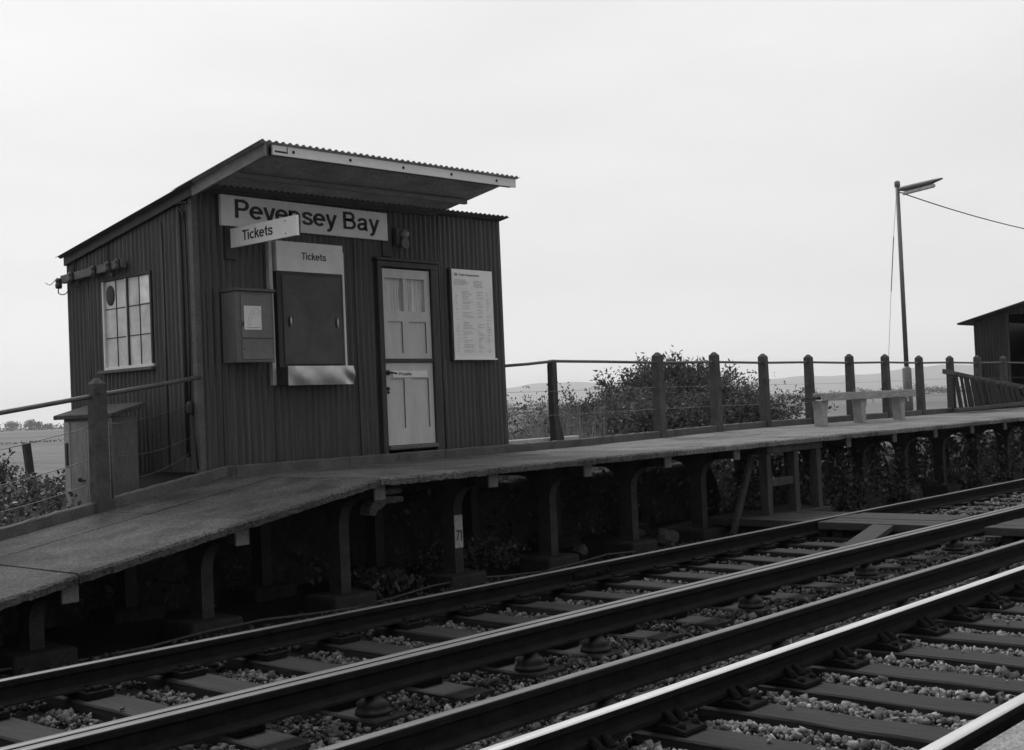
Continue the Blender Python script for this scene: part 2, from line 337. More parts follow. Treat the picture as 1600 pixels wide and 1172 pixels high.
for k in range(-6, 27):
    xa, xb = P0+DX*k, P0+DX*(k+1)
    for x0, x1 in ([(xa, xb)] if not xa < XT < xb else [(xa, XT), (XT, xb)]):
        n = 20; rr = random.Random(k+50); v = []
        for i in range(n+1):
            x = x0+.004+(x1-x0-.008)*i/n; z = deckz(x, 9.95); j = rr.uniform(-.004, .004)
            v += [(x, 9.975, z-.2), (x, 9.975+j, z+.088), (x, 9.99, z+.098+j), (x, 10.045, z+.098+j), (x, 10.06, z+.085), (x, 10.06, z-.2)]
        b.add(v, [(i*6+q, i*6+(q+1) % 6, (i+1)*6+(q+1) % 6, (i+1)*6+q) for i in range(n) for q in range(6)] + [tuple(range(6)), tuple(n*6+q for q in range(6))[::-1]])
tag(obj('kerb', b, kerb_m), kind='structure')

# concrete trestles: a cross beam on two haunched legs, each leg on a footing block
def arc(cx, cz, r, a0, a1, n=6): return [(cx+r*math.cos(R(a0+(a1-a0)*i/n)), cz+r*math.sin(R(a0+(a1-a0)*i/n))) for i in range(n+1)]
lit_face_m = mat('lit_leg_face', .055, .9, .45, 6, .4, 70, .2, fine=.3, stain=(.4, 5, .55, (1,1,.5)))
def trestle(k, label):
    x = P0+DX*k; top = min(deckz(x-.06), deckz(x+.06))-.07; w_ = .058; bt = top-.115
    t = thing('concrete_trestle', (x, 8.5, -.3), label, 'trestle', 'concrete trestles carrying the platform')
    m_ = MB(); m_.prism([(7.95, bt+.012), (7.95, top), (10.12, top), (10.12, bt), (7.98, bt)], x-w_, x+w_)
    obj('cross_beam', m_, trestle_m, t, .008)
    m_ = MB(); m_.box(x-w_-.004, x+w_+.004, 7.925, 7.9495, bt-.012, top-.004); obj('beam_end', m_, mat('lit_beam_end', .20, .85, .2, 9, .3, 60, .2), t, .006)  # pale end cap: the light its face catches is put into the colour
    for y0, y1 in ((8.42, 8.58), (9.55, 9.71)):
        r_ = min(.24, max(.08, (bt+.1)*.5))
        pr = [(y0, -.12)] + arc(y0-r_, bt-.003-r_, r_, 0, 90) + arc(y1+r_, bt-.003-r_, r_, 90, 180) + [(y1, -.12)]
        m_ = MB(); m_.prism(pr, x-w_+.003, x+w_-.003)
        if y0 < 9 and k != 0:                     # paler skin: light on the track-side face put into the colour
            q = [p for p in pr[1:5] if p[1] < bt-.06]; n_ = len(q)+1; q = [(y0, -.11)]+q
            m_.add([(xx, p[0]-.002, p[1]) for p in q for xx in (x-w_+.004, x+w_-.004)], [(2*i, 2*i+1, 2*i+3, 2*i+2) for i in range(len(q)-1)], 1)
        obj('leg', m_, [trestle_m, lit_face_m], t)
        m_ = MB(); m_.box(x-.24, x+.24, y0-.14, y1+.14, -.34, -.118); obj('footing', m_, foot_m, t, .03, seg=2)
    return t
ords = ['', 'first', 'second', 'third', 'fourth', 'fifth', 'sixth', 'seventh', 'eighth', 'ninth', 'tenth', 'eleventh', 'twelfth', 'thirteenth', 'fourteenth', 'fifteenth', 'sixteenth', 'seventeenth']
for k in range(-3, 16):
    if k == 4: continue
    lab = 'whitewashed concrete trestle marked 71 holding up the platform edge' if k == 0 else \
          ('concrete trestle under the platform, %s one beyond the trestle marked 71' % ords[k] if k > 0 else
           'concrete trestle under the sloping ramp, %s one before the trestle marked 71' % ords[-k])
    t = trestle(k, lab)
    if k == 0:
        m_ = MB(); m_.box(P0-.053, P0+.053, 8.412, 8.421, .12, .43); v, f = textmesh('71', (P0-.045, 8.4095, .19), (1,0,0), (0,0,1), .10, .085); m_.add(v, f, 1)
        obj('number_panel', m_, [mat('faded_whitewash', .42, .8, .3, 12, .2, 60, .2), black], t)

# ------------------------------------------------------------------ tracks
HEAD = [(-.035,-.015), (-.0335,-.010), (-.030,-.0055), (-.024,-.0018), (-.014,0), (.014,0), (.024,-.0018), (.030,-.0055), (.0335,-.010), (.035,-.015)]
BULL = HEAD + [(.034,-.040), (.010,-.054), (.010,-.098), (.030,-.112), (.034,-.120), (.033,-.140), (.024,-.147), (-.024,-.147), (-.033,-.140), (-.034,-.120), (-.030,-.112), (-.010,-.098), (-.010,-.054), (-.034,-.040)]
FLAT = HEAD + [(.034,-.040), (.010,-.054), (.010,-.118), (.068,-.136), (.070,-.149), (-.070,-.149), (-.068,-.136), (-.010,-.118), (-.010,-.054), (-.034,-.040)]
def rail(name, y, z, prof, parent, top, x0=-3, x1=75, low=None):
    m_ = MB(); n = len(prof); side = ([0,1,1,1,1,1,1,1,0] if low else [0,0,1,1,1,1,1,0,0]) + [0]*(n-9)
    m_.prism([(y+a, z+c) for a, c in prof], x0, x1, 'X', 0, side)
    return obj(name, m_, [rust, top], parent)
def sleeper(x, y, parent, rr, long=0):
    n = 10; L_ = 2.6
    m_ = MB(); v = []
    yaw = rr.uniform(-.012, .012)
    for i in range(n+1):
        q = -L_/2 - long + (L_+long)*i/n; xx = x+q*yaw
        a, c = rr.uniform(-.004, .004), rr.uniform(-.005, .003)
        v += [(xx-.125+a, y+q, -.33), (xx-.128+a, y+q, -.203), (xx-.118+a, y+q, -.192+c), (xx+.118+a, y+q, -.192+c), (xx+.128+a, y+q, -.203), (xx+.125+a, y+q, -.33)]
    m_.add(v, [(i*6+k, i*6+(k+1) % 6, (i+1)*6+(k+1) % 6, (i+1)*6+k) for i in range(n) for k in range(6)] + [tuple(range(6)), tuple(n*6+k for k in range(6))[::-1]])
    return obj('sleeper', m_, sleeper_m, parent)
def chair(x, y, parent, out):
    """cast iron chair with two jaws and an oak key; out = +1/-1 side of the key"""
    m_ = MB(); m_.prism([(y-.19, -.190), (y+.19, -.190), (y+.185, -.168), (y+.1, -.150), (y-.1, -.150), (y-.185, -.168)], x-.10, x+.10)
    for s in (-1, 1):
        for dx in (-.045, .045):
            m_.tube([(x+dx, y+s*.088, -.155), (x+dx, y+s*.070, -.128), (x+dx, y+s*.048, -.108), (x+dx, y+s*.030, -.10)], [.030, .026, .019, .012], 8)
        m_.lathe((x+.06*s, y+s*.145, -.170), [(.022, 0), (.022, .02), (.014, .032), (.004, .036)], 8)
        m_.lathe((x-.06*s, y+s*.145, -.170), [(.022, 0), (.022, .02), (.014, .032), (.004, .036)], 8)
    m_.beam((x-.085, y+out*.028, -.098), (x+.085, y+out*.028, -.098), .030, .03)
    return obj('rail_chair', m_, chairiron, parent, .004)
def baseplate(x, y, parent):
    m_ = MB(); m_.box(x-.09, x+.09, y-.17, y+.17, -.190, -.1495)
    for s in (-1, 1):
        m_.box(x-.035, x+.035, y+s*.052-.028, y+s*.052+.028, -.148, -.122); m_.box(x-.03, x+.03, y+s*.115-.03, y+s*.115+.03, -.149, -.125)
        for dx in (-.06, .06): m_.lathe((x+dx, y+s*.125, -.149), [(.019, 0), (.019, .018), (.008, .026)], 6)
    return obj('rail_baseplate', m_, chairiron, parent, .004)
rr = random.Random(3)
YA1, YA2, YB4, YB5 = 7.066, 5.561, 3.682, 2.177
tA = thing('railway_track', (5, 6.31, -.25), 'dull railway track running beside the platform trestles', 'railway track', 'railway tracks')
rail('rail', YA1, 0, FLAT, tA, railtop); rail('rail', YA2, 0, FLAT, tA, railtop)
SA = [5.145+.65*k for k in range(-7, 50)]
for i, x in enumerate(SA):
    s = sleeper(x, 6.31, tA, rr)
    if x < 16:
        baseplate(x, YA1, s); baseplate(x, YA2, s)
m_ = MB()
for s in (-1, 1):
    m_.box(8.50, 9.02, YA1+s*.012 if s > 0 else YA1-.036, YA1+.036 if s > 0 else YA1-.012, -.108, -.050)
    for q in (8.56, 8.69, 8.83, 8.96): m_.lathe((q, YA1+s*.036, -.08), [(.017, 0), (.017, .014*s), (.008, .03*s)], 6, 'Y')
obj('fishplate', m_, chairiron, tA, .004)
tB = thing('railway_track', (5, 2.93, -.25), 'bright railed track beside the gravel crossing pavement, with pale ballast', 'railway track', 'railway tracks')
rail('rail', YB4, 0, BULL, tB, railbright, low=1); rail('rail', YB5, 0, BULL, tB, railbright, low=1)
SB = [6.285+.59*k for k in range(-6, 56)]
for i, x in enumerate(SB):
    s = sleeper(x, 2.93, tB, rr)
    if x < 15:
        chair(x, YB4, s, 1); chair(x, YB5, s, -1)
def conductor(y, lab, pots):
    t = thing('conductor_rail', (5, y, -.19), lab, 'conductor rail', 'raised electric conductor rails')
    rail('rail', y, .076, FLAT, t, railtop)
    for x in pots:
        m_ = MB(); m_.lathe((x, y, -.192), [(.105, 0), (.10, .025), (.085, .045), (.095, .06), (.06, .085), (.052, .112), (.045, .118)], 16)
        obj('insulator', m_, porcelain, t, smooth=True)
conductor(5.18, 'electric conductor rail on insulator pots beside the platform track', [x for i, x in enumerate(SA) if (i-7) % 3 in (2, ) or abs(x-5.795) < .05][0:14])
conductor(4.06, 'electric conductor rail on insulator pots beside the bright railed track', [x for i, x in enumerate(SB) if i % 3 == 1][0:14])

# ballast: broken stone, far too many to count
def rotmats(n):
    q = rng.normal(size=(n, 4)); q /= np.linalg.norm(q, axis=1)[:, None]; a, b_, c, d = q.T
    return np.stack([1-2*(c*c+d*d), 2*(b_*c-a*d), 2*(b_*d+a*c), 2*(b_*c+a*d), 1-2*(b_*b_+d*d), 2*(c*d-a*b_), 2*(b_*d-a*c), 2*(c*d+a*b_), 1-2*(b_*b_+c*c)], 1).reshape(n, 3, 3)
def np_mesh(name, V, F, shade, m, smooth=False):
    me = bpy.data.meshes.new(name); nv, nf, k = len(V), len(F), F.shape[1]
    me.vertices.add(nv); me.vertices.foreach_set('co', V.astype(np.float32).ravel())
    me.loops.add(nf*k); me.loops.foreach_set('vertex_index', F.astype(np.int32).ravel())
    me.polygons.add(nf); me.polygons.foreach_set('loop_start', np.arange(0, nf*k, k, dtype=np.int32))
    if smooth: me.polygons.foreach_set('use_smooth', np.ones(nf, bool))
    at = me.attributes.new('shade', 'FLOAT', 'POINT'); at.data.foreach_set('value', shade.astype(np.float32))
    me.materials.append(m); me.update(calc_edges=True); return me
def stones(P, S, shade):
    n = len(P); v = np.array([(a, b_, c) for a in (-1, 1) for b_ in (-1, 1) for c in (-1, 1)], float)*.62; f = np.array([(0,1,3),(0,3,2),(4,6,7),(4,7,5),(0,4,5),(0,5,1),(2,3,7),(2,7,6),(0,2,6),(0,6,4),(1,5,7),(1,7,3)]); Rm = rotmats(n)
    vv = (v[None]+rng.uniform(-.36, .36, (n, 8, 3)))*(S[:, None, None]*rng.uniform(.5, 1.4, (n, 1, 3)))
    V = np.einsum('nij,nkj->nki', Rm, vv) + P[:, None]
    F = f[None] + (np.arange(n)*8)[:, None, None]
    return V.reshape(-1, 3), F.reshape(-1, 3), np.repeat(shade, 8)
PX, PS, PH = [], [], []
def scatter(n, x0, x1, y0, y1, z0, z1, s0, s1, h0, h1, pile=0):
    x = x0 + (x1-x0)*rng.random(n)**1.35; y = rng.uniform(y0, y1, n)
    SL = np.array(SA if y0 > 4.5 else SB); d = np.min(np.abs(x[:, None]-SL[None]), axis=1); inside = (y > 5.0) & (y < 7.62) if y0 > 4.5 else (y > 1.63) & (y < 4.24)
    keep = ~((d < .150) & inside & (rng.random(n) > .003)); x, y, d, inside = x[keep], y[keep], d[keep], inside[keep]; n = len(x)
    patch = .5+.5*np.sin(x*1.9+np.sin(y*2.3)*1.7)*np.sin(y*2.9+x*.6)
    z = z0 + (z1-z0)*rng.random(n) + pile*np.clip((d-.13)/.14, 0, 1)*(.6+.4*patch)
    s = .70*rng.uniform(s0, s1, n)*rng.choice([.55, .8, 1, 1.1, 1.5], n); hh = rng.uniform(h0, h1, n)*np.where(rng.random(n) < .07, 1.7, 1)
    z = np.where((d < .150) & inside, -.187+s*.5, z); PX.append(np.stack([x, y, z], 1)); PS.append(s); PH.append(hh)
scatter(25187, 2.5, 14, 2.25, 3.62, -.285, -.25, .015, .030, .45, 1.6, .060)
scatter(6448, 3.5, 17, 3.74, 4.02, -.25, -.19, .018, .032, .55, 1.1, .02)
scatter(8463, 2.5, 16, 4.14, 5.05, -.265, -.205, .016, .032, .25, .75, .02)
scatter(6045, 2.2, 16, 5.05, 5.5, -.265, -.21, .016, .03, .2, .6, .02)
scatter(13097, 2.0, 18, 5.64, 7.0, -.285, -.25, .016, .031, .25, .85, .035)
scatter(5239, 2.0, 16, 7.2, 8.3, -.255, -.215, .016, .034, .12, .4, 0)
scatter(5037, 13, 34, 2.25, 7.0, -.26, -.20, .02, .04, .45, 1.0, .05)
scatter(1410, 15, 22, 5.65, 6.95, -.24, -.19, .02, .036, .8, 1.3, .05)
V, F, Sh = stones(np.concatenate(PX), np.concatenate(PS), np.concatenate(PH))
o = bpy.data.objects.new('ballast_stones', np_mesh('ballast_stones', V, F, Sh, stone_m)); COL.objects.link(o)
tag(o, 'loose broken ballast stones lying between the sleepers and rails', 'gravel', kind='stuff')

# boarded staff crossing, its deflector plank, and the timber steps opening in the platform face
t = thing('boarded_crossing', (13.4, 6.3, -.2), 'flat boarded foot crossing of grey timbers laid over the platform track', 'foot crossing')
xb = [12.84+.233*i for i in range(5)]
for y0, y1 in ((7.13, 8.55), (5.66, 7.0), (4.2, 5.08)):
    for i, x in enumerate(xb):
        m_ = MB(); m_.box(x+.004, x+.229, y0+rr.uniform(-.02, .02), y1+rr.uniform(-.02, .02), -.10, -.012+rr.uniform(-.006, .004)); obj('board', m_, mat('crossing_board', .046, .8, .4, 5, .5, 40, .2, stretch=(6,1,6), fine=.3), t, .006)
    m_ = MB(); m_.box(12.9, 13.98, y0+.15, y0+.27, -.2, -.102); m_.box(12.9, 13.98, y1-.27, y1-.15, -.2, -.102); obj('bearer', m_, sleeper_m, t, .006)
b = MB(); b.beam((12.90, 6.22, -.052), (10.65, 5.66, -.15), .24, .06); m_ = obj('deflector_plank', b, MATS['crossing_board'], bevel=.006)
tag(m_, 'single plank sloping down diagonally from the boarded crossing between the rails', 'plank')
t = thing('step_opening', (13.9, 7.9, -.1), 'timber framed step opening in the platform face above the boarded crossing', 'timber frame')
for x in (13.30, 13.97, 14.55): m_ = MB(); m_.box(x-.055, x+.055, 7.86, 7.97, -.25, .74); obj('post', m_, oldwood, t, .006)
m_ = MB(); m_.box(13.24, 14.61, 7.84, 7.98, .742, .832); obj('lintel', m_, oldwood, t, .006)
m_ = MB(); m_.box(13.356, 13.914, 7.88, 7.95, .33, .43); obj('tread', m_, oldwood, t, .006)
m_ = MB(); m_.box(13.2, 14.7, 7.80, 8.5, -.09, -.015); obj('step_board', m_, MATS['crossing_board'], t, .006)
m_ = MB()
for x in (13.30, 14.55): m_.beam((x, 7.95, .78), (x, 10.0, .78), .1, .1)
obj('joist', m_, oldwood, t, .006)
m_ = MB(); m_.beam((13.22, 8.05, .72), (12.72, 8.05, -.2), .09, .05, up=(0,1,0)); obj('brace', m_, oldwood, t, .005)
b = MB(); pts = [(-2+i*.5, 8.28+.05*math.sin(i*.7), -.20+.03*math.sin(i*1.3)) for i in range(26)] + [(11.2, 8.3, -.22)]
b.tube(pts, .011, 6); tag(obj('ground_cable', b, mat('dusty_cable', .06, .7, .2, 20, 0, 40, .3), smooth=True), 'thin cable lying on the dirt under the platform edge', 'cable')
def rock(x, y, z, sz, lab, name='rubble_stone', g='pale lumps of rubble under the platform'):
    import bmesh
    bm = bmesh.new(); bmesh.ops.create_icosphere(bm, subdivisions=3, radius=1); q = [Vector(rng.normal(size=3)).normalized() for _ in range(13)]; hq = rng.uniform(.55, .9, 13)
    for v in bm.verts:
        d = v.co.normalized(); r_ = min([1.0]+[h/max(1e-3, d.dot(p)) for p, h in zip(q, hq) if d.dot(p) > .3]); v.co = d*r_*sz*(1+rng.normal()*.02); v.co.z *= .8
    me = bpy.data.meshes.new(name); bm.to_mesh(me); bm.free(); me.materials.append(mat('rubble', .07, .9, .4, 12, .6, 60, .2, fine=.4))
    o = bpy.data.objects.new(name, me); COL.objects.link(o); o.location = (x, y, z); tag(o, lab, 'stone', g)
rock(10.7, 8.75, -.18, .10, 'pale lump of rubble before the second trestle past number 71')
rock(11.9, 8.85, -.12, .10, 'small pale rubble lump beyond the third trestle past number 71')
rock(12.1, 8.6, -.16, .17, 'larger dull rubble lump behind the small pale one under the platform')
b = MB(); b.box(7.26, 7.57, 8.22, 8.34, .715, .765); m_ = obj('concrete_fragment', b, mat('broken_concrete', .13, .95, .5, 14, .9, 50, .2, fine=.5), bevel=.012, seg=2)
tag(m_, 'flat piece of broken concrete lodged on the beam under the ramp corner', 'concrete fragment', 'broken concrete under the ramp corner')
b = MB(); b.prism([(7.17, .63), (7.25, .695), (7.40, .705), (7.57, .69), (7.575, .645), (7.47, .635), (7.36, .64), (7.31, .60), (7.26, .585), (7.22, .54), (7.15, .56)], 8.20, 8.33, 'Y'); m_ = obj('concrete_fragment', b, MATS['broken_concrete'], bevel=.012, seg=2)
tag(m_, 'jagged hanging piece of broken concrete below the flat piece', 'concrete fragment', 'broken concrete under the ramp corner')

# ------------------------------------------------------------------ ticket office
SX0, SX1, SY0, SY1 = 6.74, 11.08, 10.10, 12.49
def roofz(x, y): return 3.668 + .012*(x-SX0) + .166*(10.1-y)
PITCH, AMP = .0762, .016
def corr_x(b, x0, x1, z0, zt, y, mi=0, amp=AMP, dz=0):      # corrugated wall in a Y plane; zt a function of x
    n = max(4, int((x1-x0)/PITCH*8)); nv = 6
    b.sheet(lambda s, t_: (lambda x: (x, y + amp*math.sin(2*math.pi*x/PITCH), z0 + (zt(x)-z0)*t_))(x0+(x1-x0)*s), n, nv, mi)
def corr_y(b, y0, y1, z0, zt, x, mi=0, amp=AMP):
    n = max(4, int((y1-y0)/PITCH*8)); nv = 6
    b.sheet(lambda s, t_: (lambda y: (x + amp*math.sin(2*math.pi*y/PITCH), y, z0 + (zt(y)-z0)*t_))(y0+(y1-y0)*s), n, nv, mi)
shed = thing('ticket_office', (8.9, 11.3, .4), 'dark corrugated iron ticket office with sloping roof at the top of the ramp', 'ticket office', 'corrugated iron huts on the platform')
DX0, DX1 = 9.05, 9.89
b = MB(); top = lambda x: roofz(x, 10.1)-.03
corr_x(b, SX0, DX0, .86, top, SY0); corr_x(b, DX1, SX1, .86, top, SY0); corr_x(b, DX0, DX1, 3.06, top, SY0)
corr_x(b, 10.02, SX1, .86, lambda x: 1.435, SY0-.004)
for x in (6.99, 7.60, 8.72, 9.99, 10.57):       # lapped sheet edges
    b.box(x, x+.010, SY0-.022, SY0-.010, .9, 3.66)
for x in np.arange(6.85, 11.0, .31):    # fixing bolts in rows
    for z in (1.25, 2.3, 3.25):
        if not DX0-.1 < x < DX1+.1 and not (z > 1.5 and 7.0 < x < 8.6): b.lathe((x, SY0-.008, z+random.uniform(-.02, .02)), [(.011, 0), (.009, -.007), (.003, -.009)], 6, 'Y')
obj('wall', b, iron, shed, smooth=True)
WY0, WY1, WZ0, WZ1 = 10.86, 11.73, 2.03, 2.92
b = MB(); top = lambda y: roofz(SX0, y)-.02
corr_y(b, SY0, WY0, .95, top, SX0); corr_y(b, WY1, SY1, .95, top, SX0); corr_y(b, WY0, WY1, WZ1, top, SX0); corr_y(b, WY0, WY1, .95, lambda y: WZ0, SX0)
for y in (10.35, 10.62, 12.05): b.box(SX0-.013, SX0-.004, y, y+.012, 1.0, 3.4)
for y in np.arange(10.2, 12.4, .29):
    for z in (1.3, 3.1):
        b.lathe((SX0-.008, y, z), [(.011, 0), (.009, -.007), (.003, -.009)], 6, 'X')
obj('wall', b, iron_side, shed, smooth=True)
b = MB(); b.box(SX1-.02, SX1, SY0+.012, SY1, .86, 3.3); b.box(SX0+.02, SX1-.022, SY1-.02, SY1, .95, 3.25); b.box(SX0+.1, SX1-.1, SY0+.15, SY1-.15, .35, .95)
b.add([(SX1-.02, SY0+.012, 3.3), (SX1, SY0+.012, 3.3), (SX1, SY1, 3.3), (SX1-.02, SY1, 3.3), (SX1-.02, SY0+.012, 3.74), (SX1, SY0+.012, 3.74)], [(0,3,4), (1,5,2), (0,4,5,1), (4,3,2,5)])
obj('wall', b, darkwood, shed)
b = MB(); b.box(SX0-.018, SX0+.045, SY0-.018, SY0-.012, .9, 3.66); b.box(SX0-.018, SX0-.012, SY0-.012, SY0+.05, .9, 3.66)
obj('corner_strip', b, mat('corner_flashing', .10, .6, .3, 6, .1, 40, .3), shed)
# roof sheet and canopy
def roof_sheet(x0, x1, y0, y1, dz=0.0):
    b = MB(); n = int((x1-x0)/PITCH*8)
    b.sheet(lambda s, t_: (lambda x, y: (x, y, roofz(x, y)+dz+.0095*math.sin(2*math.pi*x/PITCH)))(x0+(x1-x0)*s, y0+(y1-y0)*t_), n, 5); return b
rf = obj('roof', roof_sheet(6.62, 11.11, 9.97, 12.53), roofiron, shed, smooth=True); md = rf.modifiers.new('s', 'SOLIDIFY'); md.thickness = .004
cn = obj('canopy', roof_sheet(6.615, 10.06, 8.84, 10.25, .012), mat('canopy_iron', .40, .6, .35, 3, .2, 30, .35, stain=(.6, 3, .58, (1,1,1))), shed, smooth=True); md = cn.modifiers.new('s', 'SOLIDIFY'); md.thickness = .004
def roofbeam(x0, x1, y, w_, h, dz): 
    b = MB(); za, zb = roofz(x0, y)+dz, roofz(x1, y)+dz
    b.add([(x, yy, (za if x == x0 else zb)-hh) for x in (x0, x1) for yy in (y-w_/2, y+w_/2) for hh in (h, 0)], [(0,1,3,2), (4,6,7,5), (0,4,5,1), (2,3,7,6), (0,2,6,4), (1,5,7,3)]); return b
def raker(x, y0, y1, w_, h, dz):
    b = MB(); b.add([(xx, y, roofz(x, y)+dz-hh) for y in (y0, y1) for xx in (x-w_/2, x+w_/2) for hh in (h, 0)], [(0,1,3,2), (4,6,7,5), (0,4,5,1), (2,3,7,6), (0,2,6,4), (1,5,7,3)]); return b
fb = roofbeam(6.78, 10.02, 8.885, .024, .088, -.004)
for x in (7.01, 7.68, 8.36, 9.03, 9.71): fb.lathe((x, 8.873, roofz(x, 8.88)-.048), [(.016, 0), (.016, -.006), (.006, -.012)], 8, 'Y', 1)
fb.box(6.80, 6.93, 8.868, 8.8725, roofz(6.8, 8.88)-.068, roofz(6.8, 8.88)-.052, 1); fb.box(6.935, 6.945, 8.868, 8.8725, roofz(6.8, 8.88)-.07, roofz(6.8, 8.88)-.012, 1)
obj('fascia', fb, [fascia_m, black], cn, .003)
obj('front_beam', roofbeam(6.8, 10.0, 8.935, .05, .07, -.008), darkwood, cn, .004)
obj('purlin', roofbeam(6.72, 9.985, 9.60, .05, .05, -.008), mat('purlin_timber', .22, .7, .3, 6, .2, 40, .3, stretch=(.3,1,1)), cn, .004)
obj('wall_plate', roofbeam(6.78, 9.98, 10.07, .03, .04, -.008), darkwood, cn, .004)
obj('verge_board', raker(6.70, 8.87, 10.02, .03, .115, -.002), mat('verge_paint', .22, .6, .3, 6, .2, 40, .3, stretch=(1,.3,1), stain=(.5, 6, .55, (1,.4,1))), cn, .004)
obj('verge_board', raker(6.70, 10.03, 12.47, .03, .10, -.008), darkwood, rf, .004)
obj('eaves_board', roofbeam(6.78, 11.05, 12.46, .03, .08, -.01), darkwood, rf, .004)
# door: split stable door in a dark frame
b = MB()
b.box(9.02, 9.09, 10.045, 10.13, .93, 3.035); b.box(9.825, 9.92, 10.045, 10.13, .93, 3.035); b.box(9.02, 9.92, 10.045, 10.13, 3.037, 3.10); b.box(8.995, 9.945, 10.025, 10.12, 3.102, 3.135)
df = obj('door_frame', b, darkwood, shed, .005)
b = MB(); b.box(9.092, 9.823, 10.02, 10.12, 1.03, 1.075, 0); obj('door_step', b, mat('worn_step', .12, .8, .3, 8, .3, 40, .2), shed, .008)
def leaf_door(nm, z0, z1, panels, panes, parent):
    """one door leaf: stiles and rails round recessed panels"""
    b = MB(); x0, x1, yf = 9.094, 9.821, 10.075; hol = panels + panes
    xs_ = sorted({x0, x1, *[h[0] for h in hol], *[h[1] for h in hol]}); zs_ = sorted({z0, z1, *[h[2] for h in hol], *[h[3] for h in hol]})
    for i in range(len(xs_)-1):
        for j in range(len(zs_)-1):
            a, c, d, e_ = xs_[i], xs_[i+1], zs_[j], zs_[j+1]; mx, mz = (a+c)/2, (d+e_)/2
            if any(h[0] < mx < h[1] and h[2] < mz < h[3] for h in hol): continue
            b.add([(a, yf, d), (c, yf, d), (c, yf, e_), (a, yf, e_)], [(0, 1, 2, 3)])
    for h in hol:
        dp = .016 if h in panels else .05
        a, c, d, e_ = h; v = [(a, yf, d), (c, yf, d), (c, yf, e_), (a, yf, e_), (a, yf+dp, d), (c, yf+dp, d), (c, yf+dp, e_), (a, yf+dp, e_)]
        b.add(v, [(0,1,5,4), (1,2,6,5), (2,3,7,6), (3,0,4,7)], 1 if h in panels else 0)
        if h in panels: b.add(v[4:], [(0,1,2,3)])
    b.box(x0, x0+.002, yf+.001, yf+.04, z0, z1); b.box(x1-.002, x1, yf+.001, yf+.04, z0, z1)
    return obj(nm, b, [doorpaint, doorline], parent)
PN = [(9.14, 9.415, 2.555, 2.92), (9.455, 9.74, 2.555, 2.92)]
up = leaf_door('door_leaf', 2.03, 3.02, [(9.165, 9.385, 2.09, 2.44), (9.49, 9.745, 2.09, 2.44)], PN, shed)
for h in PN:
    b = MB(); n = 40; yy = [10.118+.006*math.sin(i*1.7)+.004*math.sin(i*.53) for i in range(n+1)]
    b.sheet(lambda s, t_: (h[0]+(h[1]-h[0])*s, yy[int(round(s*n))], h[2]+(h[3]-h[2])*t_), n, 1); obj('curtain', b, curtain, up, smooth=True)
lo = leaf_door('door_leaf', 1.08, 1.985, [(9.165, 9.38, 1.26, 1.81), (9.495, 9.75, 1.26, 1.81)], [], shed)
b = MB(); b.box(9.094, 9.821, 10.05, 10.1, 1.988, 2.027); obj('middle_rail', b, darkwood, shed, .004)
b = MB(); b.box(9.20, 9.725, 10.066, 10.073, 1.822, 1.895); v, f = textmesh('Private', (9.29, 10.0645, 1.843), (1,0,0), (0,0,1), .036, .19); b.add(v, f, 1)
obj('sign_plate', b, [signwhite, black], lo)
b = MB(); b.lathe((9.135, 10.073, 1.875), [(.03, 0), (.03, -.008), (.012, -.012), (.012, -.045)], 10, 'Y'); b.tube([(9.135, 10.03, 1.875), (9.20, 10.03, 1.870), (9.235, 10.035, 1.862)], .010, 8); b.lathe((9.125, 10.073, 1.70), [(.022, 0), (.022, -.006), (.018, -.02), (.006, -.024)], 10, 'Y'); b.lathe((9.13, 10.073, 1.66), [(.016, 0), (.016, -.006), (.012, -.015)], 10, 'Y')
obj('handle', b, black, lo, smooth=True)
# ticket hatch
hx0, hx1 = 7.655, 8.515
b = MB(); b.box(hx0-.005, 8.50, 10.03, 10.088, 1.93, 2.91); b.box(7.71, 8.465, 10.018, 10.0285, 1.965, 2.875, 1)
hb = obj('ticket_hatch', b, [darkwood, shutter_m], shed, .004)
b = MB(); b.box(hx0, hx1, 10.022, 10.088, 2.912, 3.215); v, f = textmesh('Tickets', (7.97, 10.0195, 3.04), (1,0,0), (0,0,1), .073, .315); b.add(v, f, 1); obj('sign_board', b, [signwhite, black], hb, .0)
b = MB(); b.box(7.567, 7.612, 10.035, 10.088, 1.76, 3.21); obj('batten', b, mat('pale_batten', .42, .6, .3, 7, .2, 40, .3, stretch=(1,1,.4)), hb, .004)
b = MB(); b.box(8.517, 8.545, 10.04, 10.088, 1.95, 3.15); obj('batten', b, white, hb, .004)
for x in (7.785, 8.395):
    b = MB(); b.lathe((x, 10.0175, 2.40), [(.022, 0), (.020, -.004)], 14, 'Y', 1); vv = [(p[0], p[1], 2.40+(p[2]-2.40)*2.6) for p in b.v]; b.v = vv
    b.tube([(x+.006, 10.006, 2.352), (x+.006, 10.003, 2.40), (x+.006, 10.006, 2.448)], .0085, 6, 0); obj('handle', b, [brass, black], hb, smooth=True)
